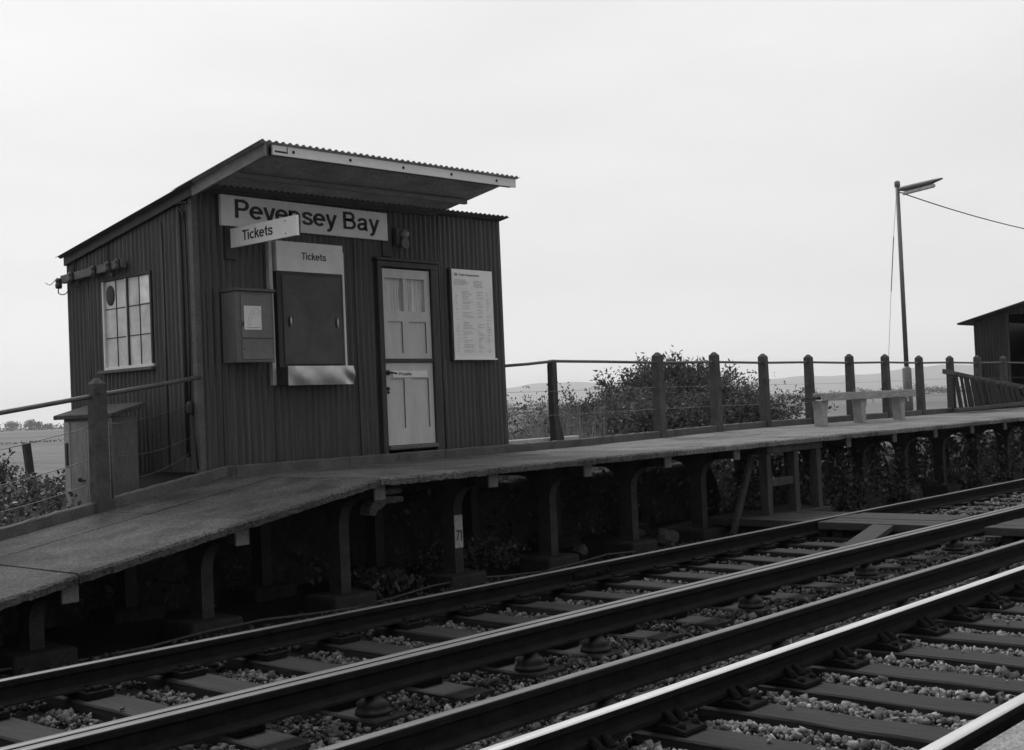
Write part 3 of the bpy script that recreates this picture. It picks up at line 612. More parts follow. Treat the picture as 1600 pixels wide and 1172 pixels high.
# crumpled zinc apron of the hatch ledge
b = MB(); nx, nz_ = 60, 14
def ap(s, t_):
    x = 7.612+.85*s; z = 1.752+.192*t_; q = .010*math.sin(s*9+t_*3)*math.exp(-((s-.06)/.10)**2) + .012*math.sin(t_*7+s*20)*math.exp(-((s-.93)/.09)**2) + .004*math.sin(s*14+t_*4)
    return (x, 9.85-.012*math.sin(math.pi*t_)+q, z)
b.sheet(ap, nx, nz_)
obj('ledge_apron', b, zinc, hb, smooth=True)
b = MB(); b.box(7.615, 8.46, 9.866, 10.05, 1.92, 1.938); b.box(7.615, 7.63, 9.866, 10.08, 1.755, 1.918); b.box(8.445, 8.46, 9.866, 10.08, 1.755, 1.918); b.box(7.632, 8.443, 9.866, 10.08, 1.755, 1.77)
obj('ledge', b, darkwood, hb, .003)
# side window with twelve panes
b = MB(); X = SX0-.024
b.box(X, X+.06, WY0-.03, WY0-.001, WZ0, WZ1); b.box(X, X+.06, WY1+.001, WY1+.03, WZ0, WZ1, 1); b.box(X, X+.06, WY0-.03, WY1+.03, WZ1+.001, WZ1+.03); b.box(X, X+.06, WY0-.03, WY1+.03, WZ0-.03, WZ0-.001, 1)
ym = (WY0+WY1)/2; b.box(X+.004, X+.05, ym+.004, ym+.022, WZ0, WZ1, 1); b.box(X+.008, X+.05, ym-.014, ym+.003, WZ0, WZ1)
for y in (WY0+.215, WY1-.215): b.box(X+.018, X+.035, y-.005, y+.005, WZ0, WZ1)
for z in (WZ0+.30, WZ0+.60): b.box(X+.019, X+.034, WY0, WY1, z-.005, z+.005)
wn = obj('window', b, [darkwood, white], shed, .003)
b = MB(); b.box(X+.026, X+.032, WY0, WY1, WZ0, WZ1)
b.box(X+.0245, X+.0258, WY0+.002, WY0+.205, WZ0+.61, WZ1-.01, 1)
obj('glazing', b, [mat('obscured_glass', .60, .25, .30, 4, .05, 10, .6, fine=.06), mat('bare_glass', .88, .2, .1, 2, 0, 10, .6)], wn)
b = MB(); b.lathe((X+.026, WY1-.105, WZ1-.15), [(.078, 0), (.078, -.008), (.066, -.012), (.02, -.016)], 20, 'X'); b.v = [(p[0], p[1], WZ1-.15+(p[2]-WZ1+.15)*1.35) for p in b.v]; obj('ventilator', b, black, wn, smooth=False)
b = MB(); b.box(SX0-.075, SX0+.01, WY0-.07, WY1+.08, WZ0-.065, WZ0-.032); obj('sill', b, mat('sill_paint', .10, .6, .3, 7, .2, 40, .3), wn, .004)
# pipes and cables on the side wall
b = MB(); b.tube([(6.715, 10.27, 1.1), (6.715, 10.275, 2.3), (6.712, 10.28, 3.50)], .020, 8); b.tube([(6.718, 10.20, 3.45), (6.718, 10.19, 2.2), (6.718, 10.21, 1.62)], .009, 6); b.tube([(6.718, 10.21, 1.60), (6.69, 10.17, 1.52), (6.70, 10.13, 1.3), (6.718, 10.12, .98)], .008, 6)
b.lathe((6.70, 10.19, 1.50), [(.03, 0), (.034, .03), (.034, .1), (.02, .13)], 10)
obj('conduit', b, black, shed, smooth=True)
b = MB(); b.tube(spl([(6.70, 10.12, 3.52), (6.70, 10.33, 3.53), (6.705, 10.73, 3.47), (6.705, 11.21, 3.42), (6.705, 11.65, 3.34), (6.705, 12.12, 3.27), (6.705, 12.25, 3.22), (6.705, 12.29, 3.07)]), .010, 6); b.tube([(6.71, 11.60, 3.36), (6.708, 11.60, 3.09)], .007, 6)
b.tube(spl([(6.70, 10.28, 3.50), (6.69, 10.18, 3.42), (6.70, 10.22, 3.36)]), .008, 6)
obj('cable', b, black, shed, smooth=True)

# things fixed to the ticket office
b = MB(); b.box(7.03, 9.19, 10.045, 10.082, 3.322, 3.622); nb = thing('station_name_board', (8.1, 10.06, 3.3), 'long white station name board reading Pevensey Bay under the canopy', 'station sign')
v, f = textmesh('Pevensey Bay', (7.19, 10.0425, 3.405), (1,0,0), (0,0,1), .185, 1.86); b.add(v, f, 1); obj('board', b, [signwhite, black], nb)
tk = thing('projecting_ticket_sign', (7.15, 9.55, 3.1), 'small white Tickets sign projecting out from the wall towards the track', 'sign')
b = MB(); b.box(7.135, 7.165, 9.03, 10.055, 3.105, 3.292); v, f = textmesh('Tickets', (7.1325, 9.86, 3.155), (0,-1,0), (0,0,1), .098, .47); b.add(v, f, 1); b.lathe((7.134, 9.19, 3.255), [(.008, 0), (.006, -.003)], 8, 'X', 1); b.lathe((7.134, 9.19, 3.14), [(.008, 0), (.006, -.003)], 8, 'X', 1); obj('board', b, [mat('bright_sign', .86, .4, .06, 3, .03, 20, .4, fine=.04), black], tk)
b = MB(); b.box(7.166, 7.19, 9.04, 9.07, 3.1, 3.30); b.box(7.166, 7.19, 9.072, 10.088, 3.185, 3.21); b.box(7.08, 7.20, 10.06, 10.088, 3.0, 3.32); obj('bracket', b, darkwood, tk)
tt = thing('timetable_board', (10.48, 10.05, 2.0), 'pale train departures poster board fixed beyond the door', 'poster')
b = MB(); b.box(10.115, 10.84, 10.035, 10.088, 2.0, 3.07); obj('backing', b, darkwood, tt, .003)
b = MB(); b.box(10.14, 10.82, 10.027, 10.0335, 2.02, 3.065); b.box(10.12, 10.84, 10.008, 10.026, 2.012, 2.03); v, f = textmesh('Train Departures', (10.255, 10.0245, 2.99), (1,0,0), (0,0,1), .026, .34); b.add(v, f, 1)
lx, lz, yy = 10.205, 3.003, 10.0245
b.add([(lx+.028*math.cos(a), yy, lz+.018*math.sin(a)) for a in np.linspace(0, 2*math.pi, 20, endpoint=False)], [tuple(range(20))], 1)
for dz, s in ((.0045, 1), (-.0045, -1)):        # the pair of arrows
    b.add([(lx-.02, yy-.001, lz+dz-.002), (lx+.02, yy-.001, lz+dz-.002), (lx+.02, yy-.001, lz+dz+.002), (lx-.02, yy-.001, lz+dz+.002)], [(0,1,2,3)], 0)
    b.add([(lx+s*.002, yy-.001, lz+dz), (lx-s*.009, yy-.001, lz+dz*2.9), (lx-s*.005, yy-.001, lz+dz*2.9), (lx+s*.006, yy-.001, lz+dz)], [(0,1,2,3)], 0)
rr2 = random.Random(11)
for x0, x1, zt, zb in ((10.175, 10.42, 2.945, 2.88), (10.50, 10.68, 2.94, 2.86)):
    z = zt
    while z > zb: b.box(x0, x0+(x1-x0)*rr2.uniform(.6, 1), yy, yy+.001, z-.006, z, 2); z -= .017
z = 2.81
while z > 2.09:
    for x0, x1 in ((10.19, 10.24), (10.30, 10.50), (10.55, 10.66), (10.70, 10.77)):
        if rr2.random() < .72: b.box(x0, x0+(x1-x0)*rr2.uniform(.3, 1), yy, yy+.001, z-.005, z, 2)
    z -= rr2.choice([.018, .018, .03])
obj('sheet', b, [mat('poster_paper', .76, .35, .06, 6, .03, 20, .45, fine=.05), mat('dark_print', .12, .7, .2, 20, 0, 40, .2), greyink], tt)
pc = thing('telephone_cabinet', (7.24, 9.97, 1.95), 'grey wall cabinet with a telephone picture notice beside the ticket hatch', 'cabinet')
cx0, cx1, cy0, cy1, cz0, cz1 = 7.02, 7.46, 9.85, 10.088, 1.98, 2.665
b = MB(); b.box(cx0, cx1, cy0, cy1, cz0, cz1); obj('body', b, cabinet_m, pc, .005)
b = MB(); b.prism([(cy0-.025, cz1+.002), (cy0-.025, cz1+.03), (cy1, cz1+.045), (cy1, cz1+.002)], cx0-.015, cx1+.02); obj('lid', b, mat('cabinet_lid', .10, .5, .2, 6, .1, 60, .3), pc, .004)
b = MB(); b.box(cx0+.055, cx1-.035, cy0-.010, cy0-.001, cz0+.235, cz1-.03); dr = obj('door', b, mat('cabinet_door', .155, .5, .2, 6, .08, 60, .35, fine=.12), pc, .003)
b = MB(); b.box(cx0+.055, cx1-.035, cy0-.010, cy0-.001, cz0+.03, cz0+.222); obj('flap', b, MATS['cabinet_door'], pc, .003)
nx0, nx1, nz0, nz1 = 7.105, 7.305, 2.295, 2.525; yy = cy0-.0125
b = MB(); b.box(nx0, nx1, cy0-.0122, cy0-.0105, nz0, nz1)
def stroke(pts, wd=.0022):
    for p, q in zip(pts[:-1], pts[1:]): b.beam((p[0], yy-.0005, p[1]), (q[0], yy-.0005, q[1]), wd, .001, 1, (0,1,0))
ou = [(.045, .085), (.038, .06), (.05, .045), (.07, .05), (.075, .075), (.072, .095), (.105, .145), (.125, .152), (.15, .15), (.175, .175), (.17, .20), (.14, .208), (.105, .19), (.07, .15), (.05, .115), (.045, .085)]
ou = [(nx0+p.x, nz0+p.y) for p in spl([(a, c, 0) for a, c in ou], 4)]; stroke(ou); stroke([(nx0+.02, nz0+.02), (nx1-.02, nz0+.022)], .004)
obj('notice', b, [white, mat('notice_ink', .16, .7, .1, 5, 0, 20, .2)], dr)
b = MB(); b.box(cx0+.062, cx0+.078, cy0-.016, cy0-.0105, 2.33, 2.37); b.box(cx0+.07, cx0+.082, cy0-.016, cy0-.0105, 2.10, 2.115); obj('latch', b, black, pc)
wl = thing('wall_lamp', (9.38, 10.05, 3.3), 'small round bulkhead lamp on the wall above the door', 'lamp')
b = MB(); b.box(9.30, 9.47, 10.02, 10.088, 3.28, 3.47); b.lathe((9.385, 10.02, 3.30), [(.035, 0), (.06, -.03), (.065, -.05)], 12, 'Y'); obj('housing', b, mat('lamp_housing', .09, .5, .2, 8, .1, 40, .4), wl, .006)
b = MB(); b.lathe((9.40, 10.018, 3.405), [(.058, 0), (.055, -.03), (.042, -.055), (.02, -.068), (.004, -.072)], 16, 'Y'); obj('lens', b, mat('dim_lens', .22, .2, .15, 20, .1, 60, .6), wl, smooth=True)
b = MB(); b.box(9.12, 9.26, 10.055, 10.088, 3.15, 3.52); b.tube([(9.36, 10.06, 3.29), (9.36, 10.06, 3.13)], .010, 6); b.tube([(9.2, 10.06, 3.16), (9.2, 10.06, 3.13)], .010, 6)  # flat dark board beside the lamp, and two short pipes
obj('dark_board', b, darkwood, shed, .004)
ib = thing('insulator_bracket', (6.66, 11.8, 3.0), 'wooden bracket bar with telephone wire insulators above the side window', 'wire bracket')
b = MB(); b.beam((6.665, 11.22, 3.06), (6.665, 12.46, 3.015), .055, .085); b.box(6.69, 6.728, 11.5, 11.55, 2.96, 3.1); b.box(6.69, 6.728, 12.18, 12.23, 2.94, 3.08); obj('bar', b, mat('bracket_timber', .16, .8, .3, 6, .3, 40, .2, stretch=(1,.3,1)), ib, .004)
for y in (11.27, 11.45, 11.74, 12.2, 12.47):
    zc = 3.06-.036*(y-11.22) - (.03 if y < 12.4 else .06)
    b = MB(); b.lathe((6.622, y, zc-.035), [(.030, 0), (.036, .02), (.036, .05), (.026, .06), (.034, .072), (.032, .1), (.016, .115)], 12)
    b.tube(spl([(6.622, y, zc-.03), (6.625, y+.01, zc-.085), (6.66, y-.05, zc-.10), (6.70, y-.07, zc-.05)]), .006, 6)
    obj('insulator', b, mat('pot_glaze', .04, .3, .2, 8, 0, 40, .5), ib, smooth=True)
b = MB(); b.tube(spl([(6.62, 12.49, 3.04), (6.60, 12.55, 2.99), (6.59, 12.60, 2.97), (6.58, 12.68, 3.0)]), .004, 5); obj('wire', b, wire_m, ib, smooth=True)

# ------------------------------------------------------------------ fences
def fpost(x, y, z0, z1, w0, w1, parent, m=postcon):
    b = MB(); h0, h1 = w0/2, w1/2
    v = [(x+sx_*h0, y+sy_*h0, z0) for sx_, sy_ in ((-1,-1), (1,-1), (1,1), (-1,1))] + [(x+sx_*h1, y+sy_*h1, z1-.05) for sx_, sy_ in ((-1,-1), (1,-1), (1,1), (-1,1))] + [(x+sx_*h1*.28, y+sy_*h1*.28, z1) for sx_, sy_ in ((-1,-1), (1,-1), (1,1), (-1,1))]
    b.add(v, [(0,3,2,1), (0,1,5,4), (1,2,6,5), (2,3,7,6), (3,0,4,7), (4,5,9,8), (5,6,10,9), (6,7,11,10), (7,4,8,11), (8,9,10,11)])
    return obj('fence_post', b, m, parent, .004)
fr = thing('platform_fence', (20, 10.05, .9), 'concrete post and pipe rail fence along the back of the level platform', 'fence', 'platform fences')
PX_ = [P0+DX*k for k in range(4, 17)]
for i, x in enumerate(PX_): fpost(x + (.02*math.sin(i*2.1)), 10.02, .7, 2.115 + .012*math.sin(i*1.7) - .003*i, .138, .116, fr)
b = MB(); b.add([(x, y, z) for z, w_, d_, ox in ((.75, .15, .12, .06), (1.05, .15, .11, .04), (1.3, .10, .09, -.005), (1.96, .095, .09, 0), (2.02, .075, .08, .01)) for x, y in ((12-w_/2+ox, 10.15-d_/2), (12+w_/2+ox, 10.15-d_/2), (12+w_/2+ox, 10.15+d_/2), (12-w_/2+ox, 10.15+d_/2))],
      [(i*4+k, i*4+(k+1) % 4, i*4+4+(k+1) % 4, i*4+4+k) for i in range(4) for k in range(4)] + [(16,17,18,19)])
o = obj('fence_post', b, oldwood, fr, .006); o['label'] = 'odd dark timber post next to the ticket office'
b = MB(); pts = [(11.09, 10.12, 1.945), (11.5, 10.14, 1.965), (12.0, 10.12, 2.0), (13, 10.08, 1.99)] + [(x, 10.02, 1.975-.004*i + (.006 if i % 2 else -.004)) for i, x in enumerate(PX_)]
b.tube(pts, .019, 8); obj('hand_rail', b, pipe_m, fr, smooth=True)
b = MB()
for z in (1.62, 1.32): b.tube([(11.1, 10.16, z)] + [(x, 10.03, z+.01*math.sin(i)) for i, x in enumerate([12.0]+PX_)], .0022, 4)
obj('wire', b, mat('thin_wire', .2, .6, .2, 9, 0, 20, .3), fr)
fl = thing('ramp_fence', (5.0, 10.0, .6), 'thick concrete post and pipe rail fence beside the sloping ramp', 'fence', 'platform fences')
for k in (-3, -2):
    x = P0+DX*k; fpost(x, 10.0, deckz(x, 9.95)-.12, deckz(x)+1.17, .132, .120, fl)
b = MB(); b.tube([(3.2, 10.0, 1.335), (4.22, 10.0, 1.50), (5.63, 10.0, 1.70), (6.2, 10.05, 1.775), (6.75, 10.08, 1.855)], .021, 8); obj('hand_rail', b, pipe_m, fl, smooth=True)
b = MB()
for z0, z1, sg in ((1.44, 1.61, .03), (1.16, 1.29, .05), (.95, 1.15, .07)):
    b.tube([(5.72+.98*i/10, 9.98+.2*i/10, z0+(z1-z0)*i/10 - sg*math.sin(math.pi*i/10)) for i in range(11)], .0035, 5)
    b.tube([(4.22+1.4*i/8, 10.0, z0-.25+.25*i/8 - sg*.5*math.sin(math.pi*i/8)) for i in range(9)], .0035, 5)
obj('wire', b, wire_m, fl, smooth=True)
b = MB(); b.tube([(5.745, 9.985, .55), (5.742, 9.985, 1.5)], .012, 6); obj('wire_stay', b, pipe_m, fl, smooth=True)
b = MB(); b.prism([(7.91, 1.24), (8.00, 1.24), (8.11, .2), (8.02, .2)], 15.95, 16.04, 'Y'); tag(obj('field_post', b, oldwood, bevel=.006), 'short leaning timber post standing among the brambles', 'post')
b = MB(); b.box(11.2, 12.6, 10.24, 10.36, .55, 1.035); tag(obj('edging_slab', b, mat('pale_edging', .45, .8, .2, 6, .3, 40, .2), bevel=.008), 'pale concrete edging slab set behind the kerb past the ticket office', 'edging slab')

# equipment locker by the side wall
lk = thing('equipment_locker', (6.13, 10.85, .4), 'narrow wooden equipment locker standing beside the ticket office wall', 'locker')
b = MB(); b.box(6.01, 6.26, 10.4, 11.31, .40, 1.515); obj('body', b, locker_m, lk, .006)
b = MB(); b.add([(x, y, 1.53+.26*(x-6.01)+h) for x in (5.96, 6.32) for y in (10.34, 11.42) for h in (-.012, .03)], [(0,1,3,2), (4,6,7,5), (0,4,5,1), (2,3,7,6), (0,2,6,4), (1,5,7,3)]); obj('lid', b, mat('locker_lid', .055, .8, .35, 6, .2, 40, .2), lk, .006)
b = MB(); b.box(5.992, 6.008, 10.44, 10.85, .45, 1.48); b.box(5.992, 6.008, 10.855, 11.16, .45, 1.48); b.box(5.990, 6.008, 11.17, 11.28, .45, 1.48, 1); dr = obj('door', b, [mat('lit_locker_door', .19, .6, .3, 6, .15, 40, .3, stretch=(1,1,.3), stain=(.6, 6, .6, (1,1,.4))), mat('locker_edge', .30, .6, .2, 6, .15, 40, .3)], lk, .004)  # door side painted paler than the body to carry the light on it
b = MB(); b.box(5.975, 5.990, 11.20, 11.235, 1.05, 1.28); b.lathe((5.991, 10.98, .93), [(.02, 0), (.02, -.012), (.012, -.03)], 8, 'X'); b.box(5.98, 5.991, 10.9, 11.0, .915, .93); obj('handle', b, black, dr)

# ------------------------------------------------------------------ bench, hurdle, shelter, lamp
zb = deckz(19, 9.5)
bn = thing('platform_bench', (18.9, 9.4, zb), 'plain plank bench on three stubby concrete legs against the fence', 'bench')
for i, x in enumerate((17.56, 18.87, 20.33)):
    b = MB(); b.prism([(x-.075, zb-.01), (x+.075, zb-.01), (x+.07, 1.18), (x+.11, 1.24), (x+.125, 1.335), (x-.12, 1.335), (x-.085, 1.2)], 9.34, 9.50, 'Y'); obj('leg', b, benchcon, bn, .012, seg=2)
b = MB(); b.box(17.42, 20.74, 9.275, 9.31, 1.33, 1.452); o = obj('apron', b, wood, bn, .006)
b = MB(); b.box(17.43, 20.74, 9.312, 9.42, 1.405, 1.452); b.box(17.55, 20.80, 9.43, 9.54, 1.40, 1.45); obj('seat', b, wood, bn, .006)
b = MB(); b.box(17.28, 17.56, 9.40, 9.52, 1.352, 1.392); obj('loose_board', b, oldwood, bn, .004)
for x in (19.05, 20.36):
    b = MB(); b.tube(spl([(x-.03, 9.30, 1.335), (x+.02, 9.285, 1.33), (x+.05, 9.28, 1.29), (x+.05, 9.28, 1.25)]), .013, 6); obj('bracket', b, white, bn, smooth=True)
hd = thing('slatted_hurdle', (26, 9.75, .95), 'broken dark timber hurdle of leaning slats resting against the fence', 'hurdle')
zt = lambda x: 1.765 - .098*(x-23.3); zl = lambda x: 1.015+.012*(x-23.5)
b = MB(); b.beam((23.22, 9.82, zt(23.22)), (26.0, 9.80, zt(26.0)), .05, .09); obj('top_rail', b, mat('hurdle_rail', .08, .8, .4, 6, .4, 40, .2, stretch=(.3,1,1)), hd, .006)
b = MB(); b.beam((26.02, 9.79, zt(26.02)+.02), (30.2, 9.78, zt(30.2)), .05, .10); obj('top_rail', b, MATS['hurdle_rail'], hd, .006)
b = MB(); b.beam((23.45, 9.70, zl(23.45)), (30.0, 9.70, zl(30.0)), .09, .07); obj('bottom_rail', b, MATS['hurdle_rail'], hd, .006)
rr3 = random.Random(5); x = 23.72
while x < 29.9:
    w_ = rr3.choice([.10, .12, .15, .18]); lean = rr3.uniform(-.10, .03); far = x > 24.9
    y = 9.745+rr3.uniform(-.008, .012); cut = rr3.choice([0, 0, 0, .1, .22]) if far else 0
    b = MB(); b.beam((x+.10+lean*.4, y, zl(x)+.03), (x-.10+lean, y, zt(x)-.02-cut), w_, .022, up=(0,1,0)); obj('slat', b, mat('dark_slat', .032, .85, .5, 6, .4, 40, .2, stretch=(4,1,.3), fine=.3), hd, .003)
    x += w_+(rr3.choice([.012, .018, .03, .07]) if far else rr3.choice([.05, .07, .10]))
sh = thing('waiting_shelter', (32, 11, .4), 'corrugated iron waiting shelter with dark doorway beyond the bench', 'shelter', 'corrugated iron huts on the platform')
SXa, SXb, SYa, SYb = 30.0, 34.5, 10.15, 11.87
sz = lambda y: 3.08 + .25*(SYb-y)
b = MB(); corr_y(b, 11.05, SYb, .4, lambda y: sz(y)-.02, SXa); corr_y(b, SYa, 11.05, 3.14, lambda y: sz(y)-.02, SXa)
for i in range(6):        # rounded head of the doorway
    a0, a1 = R(90*i/6), R(90*(i+1)/6)
obj('wall', b, mat('tarred_iron', .034, .6, .4, 3, .12, 30, .35, stretch=(3,3,.35)), sh, smooth=True)
b = MB(); b.box(SXa+.02, SXb, SYb-.02, SYb, .4, 3.06); b.box(SXb-.02, SXb, SYa, SYb-.022, .4, 3.06); b.box(SXa+.02, SXb-.022, SYa, SYa+.02, .4, 3.45); b.box(SXa+.02, SXb-.022, SYa+.022, SYb-.022, .4, .92); obj('wall', b, iron, sh)
b = MB(); b.box(SXa-.01, SXa+.05, 11.03, 11.075, .9, 3.16); obj('door_post', b, darkwood, sh, .004)
b = MB(); n = int(5.0/PITCH*6); b.sheet(lambda s, t_: (29.78+5.0*s, 9.6+2.6*t_, sz(9.6+2.6*t_)+.01+AMP*math.sin(2*math.pi*(5.0*s)/PITCH)), n, 4); o = obj('roof', b, roofiron, sh, smooth=True); md = o.modifiers.new('s', 'SOLIDIFY'); md.thickness = .02
def lamp_post(x, y, lab):
    t = thing('lamp_post', (x, y, .2), lab, 'lamp post', 'platform lamp posts')
    b = MB(); b.tube([(x, y, .2), (x, y, 1.86), (x, y, 1.90)], [.088, .086, .05], 14); obj('base', b, pole_m, t, smooth=True)
    b = MB(); b.tube([(x, y, 1.9), (x, y, 5.53)], [.045, .038], 12); b.lathe((x, y, 5.42), [(.055, 0), (.055, .1), (.03, .12)], 12); obj('pole', b, pole_m, t, smooth=True)
    # fluorescent lantern pointing over the platform
    b = MB(); pr = []
    for s, hz_, w_, up_ in ((0, .05, .03, 0), (.04, .09, .06, .0), (.12, .115, .08, .005), (.3, .125, .085, .015), (.5, .12, .085, .03), (.66, .10, .07, .05), (.76, .07, .05, .068), (.84, .05, .035, .08), (.88, .03, .02, .085)):
        pr.append((y-.03-s, hz_, w_, 5.36+up_))
    v = []
    for yy, h, w_, z in pr:
        for a in np.linspace(0, 2*math.pi, 12, endpoint=False): v.append((x+w_*math.cos(a), yy, z+h*.5*math.sin(a)*(1 if math.sin(a) > 0 else .8)))
    n = len(pr); b.add(v, [(i*12+k, i*12+(k+1) % 12, (i+1)*12+(k+1) % 12, (i+1)*12+k) for i in range(n-1) for k in range(12)] + [tuple(range(12)), tuple((n-1)*12+k for k in range(12))])
    ln = obj('lantern', b, pole_m, t, smooth=True)
    b = MB(); b.tube([(x, y-.10, 5.275), (x, y-.12, 5.275), (x, y-.74, 5.335), (x, y-.76, 5.337)], [.02, .038, .038, .02], 12); obj('diffuser', b, diffuser, ln, smooth=True)
    return t
t = lamp_post(23.1, 10.5, 'tall thin lamp post with tube lantern behind the platform bench')
b = MB(); b.tube([(23.04, 10.5, 5.3), (23.0, 10.5, 5.12), (22.82, 10.5, 4.42)], .004, 5); b.tube([(22.82, 10.5, 4.42), (22.59, 10.5, 3.35)], .010, 6); b.tube([(22.59, 10.5, 3.35), (22.3, 10.5, 1.9), (22.1, 10.5, .9)], .004, 5); obj('guy_wire', b, mat('dull_wire', .14, .6, .2, 9, 0, 20, .3), t)
b = MB(); b.tube([(23.1+14.2*i/24, 10.5, 5.33 - .20*4*(i/24)*(1-i/24)) for i in range(25)], .011, 6); tag(obj('overhead_cable', b, cable_m, smooth=True), 'sagging cable strung from the lamp post towards the shelter', 'cable')
lamp_post(37.3, 10.5, 'far lamp post past the shelter holding the cable end')

# ------------------------------------------------------------------ vegetation
def leaves(P, size, aspect, droop=.35, shade=(.6, 1.4), D=None):
    """leaf shapes: four-corner blades, folded at the middle; P base points; returns verts, faces, shade"""
    n = len(P); d = rng.normal(size=(n, 3)) if D is None else D + rng.normal(size=(n, 3))*.55
    d[:, 2] -= droop*rng.random(n); d /= np.linalg.norm(d, axis=1)[:, None]
    u = np.cross(d, rng.normal(size=(n, 3))); u /= np.linalg.norm(u, axis=1)[:, None]; nn = np.cross(d, u)
    l = size*rng.uniform(.6, 1.35, n); w_ = l*aspect
    base = P; tip = P+d*l[:, None]; mid = P+d*(l*.45)[:, None]
    a = mid+u*(w_*.5)[:, None]+nn*(l*.07)[:, None]; c = mid-u*(w_*.5)[:, None]+nn*(l*.07)[:, None]
    V = np.stack([base, a, tip, c], 1).reshape(-1, 3); F = np.arange(4*n).reshape(n, 4)
    shoot = 1+.38*np.sin(P[:, 0]*4.1+2*np.sin(P[:, 2]*3.3))*np.sin(P[:, 2]*5.7+P[:, 1]*3.1+1.2*np.sin(P[:, 0]*2.3))
    return V, F, np.repeat(rng.uniform(shade[0], shade[1], n)*shoot, 4)
def leaf_obj(name, parts, m, parent=None, kind=None):
    Vs, Fs, Ss, k = [], [], [], 0
    for V, F, S in parts: Vs.append(V); Fs.append(F+k); Ss.append(S); k += len(V)
    V = np.concatenate(Vs)
    if parent is not None: V = V - np.array(worldloc(parent))
    o = bpy.data.objects.new(name, np_mesh(name, V, np.concatenate(Fs), np.concatenate(Ss), m)); COL.objects.link(o); o.parent = parent
    return o
def shrub(base, spread, hull, nb, per, size, aspect, label, name='leafy_bush', m=leaf, depth=1.2, group=None, fill=200):
    """arching branches that end inside the outline hull [(x, ztop)], leaves along their outer part"""
    t = thing(name, base, label, 'bush', group); B = Vector(base); st = MB(); pts, dirs = [], []
    hx = [h[0] for h in hull]; hz = [h[1] for h in hull]
    for i in range(nb):
        x = rng.uniform(hx[0], hx[-1]); y = base[1]+rng.normal()*depth*.5; zt_ = float(np.interp(x, hx, hz)); z = base[2]+(zt_-base[2])*(rng.random()**.55)*(.93+.14*rng.random())
        p0 = np.array([base[0]+(x-base[0])*.55+rng.normal()*.15, base[1]+(y-base[1])*.4, base[2]]); p2 = np.array([x, y, z]); p1 = (p0+p2)/2+np.array([0, 0, (z-base[2])*.30])
        tt_ = np.linspace(0, 1, 7)[:, None]; cv = (1-tt_)**2*p0+2*tt_*(1-tt_)*p1+tt_**2*p2
        if i % 3 == 0: st.tube([Vector(c) for c in cv], [.016, .013, .011, .009, .007, .005, .003], 5)
        k = rng.uniform(.30, 1.03, per); q = ((1-k)**2)[:, None]*p0+(2*k*(1-k))[:, None]*p1+(k**2)[:, None]*p2 + rng.normal(size=(per, 3))*.06
        pts.append(q); tg = (2*(1-k))[:, None]*(p1-p0)+(2*k)[:, None]*(p2-p1); dirs.append(tg/np.linalg.norm(tg, axis=1)[:, None]*.7)
    fx = rng.uniform(hx[0], hx[-1], fill); fk = rng.random(fill)**.7; fp = np.stack([fx, base[1]+rng.normal(size=fill)*depth*.4, base[2]+(np.interp(fx, hx, hz)*.90-base[2])*fk], 1)
    leaf_obj('crown', [leaves(np.concatenate(pts), size, aspect, D=np.concatenate(dirs)), leaves(fp, size*.9, aspect*1.2)], m, t)
    obj('stems', st, bark, t); return t
shrub((19.4, 13.2, -.1), 3, [(16.6, 1.0), (17.2, 1.5), (17.7, 1.72), (18.1, 2.0), (18.5, 2.32), (18.8, 2.18), (19.2, 1.95), (19.6, 2.05), (19.95, 2.25), (20.3, 1.98), (20.8, 1.78), (21.4, 1.5), (21.9, 1.2), (22.1, .9)], 620, 130, .085, .38, 'tall ragged bush rising above the fence rail behind the platform', fill=42000)
shrub((16.4, 12.6, -.1), 2, [(14.6, 1.15), (15.2, 1.42), (15.8, 1.55), (16.5, 1.58), (17.2, 1.62), (17.9, 1.7), (18.3, 1.3)], 420, 110, .072, .36, 'lower spreading bush between the timber post and the tall bush', fill=26000)
# tall grass past the ticket office
def blades(n, x0, x1, y0, y1, h0, h1, lean=.35, shade=(.6, 1.4), zf=ground_h, wd=.0028):
    x = rng.uniform(x0, x1, n); y = rng.uniform(y0, y1, n); z = zf(x, y)-.03; h = rng.uniform(h0, h1, n)*(.75+.25*np.sin(x*2.7+y*1.9)); a = rng.uniform(0, 2*np.pi, n); ln = rng.uniform(.05, lean, n)*h
    dx, dy = np.cos(a)*ln, np.sin(a)*ln; px, py = -np.sin(a)*wd, np.cos(a)*wd
    def pt(k, f, hh): return np.stack([x+px*k+dx*f, y+py*k+dy*f, z+h*hh], 1)
    V = np.stack([pt(-1, 0, 0), pt(1, 0, 0), pt(.75, .3, .55), pt(-.75, .3, .55), pt(.12, 1, 1), pt(-.12, 1, 1)], 1)
    F = np.array([[0, 1, 2, 3], [3, 2, 4, 5]])[None] + (np.arange(n)*6)[:, None, None]
    return V.reshape(-1, 3), F.reshape(-1, 4), np.repeat(rng.uniform(*shade, n), 6)
o = leaf_obj('tall_grass', [blades(26000, 12.0, 15.4, 11.0, 14.5, .5, 1.15, .6), blades(3000, 13.0, 15.0, 11.0, 13.0, 1.1, 1.75), blades(2600, 14, 30, 10.4, 12.5, .4, .85), blades(2500, 17, 45, 14, 26, .25, .6)], grass_m)
tag(o, 'tall dry grass growing behind the platform past the ticket office', 'grass', kind='stuff')
n = 90; x = rng.uniform(12.6, 14.8, n); y = rng.uniform(11, 13.5, n); q = []
for a, c in zip(x, y): 
    h = rng.uniform(1.2, 1.75); q.append(np.stack([a+rng.normal(size=14)*.03, c+rng.normal(size=14)*.03, ground_h(a, c)+h*rng.uniform(.7, 1.05, 14)], 1))
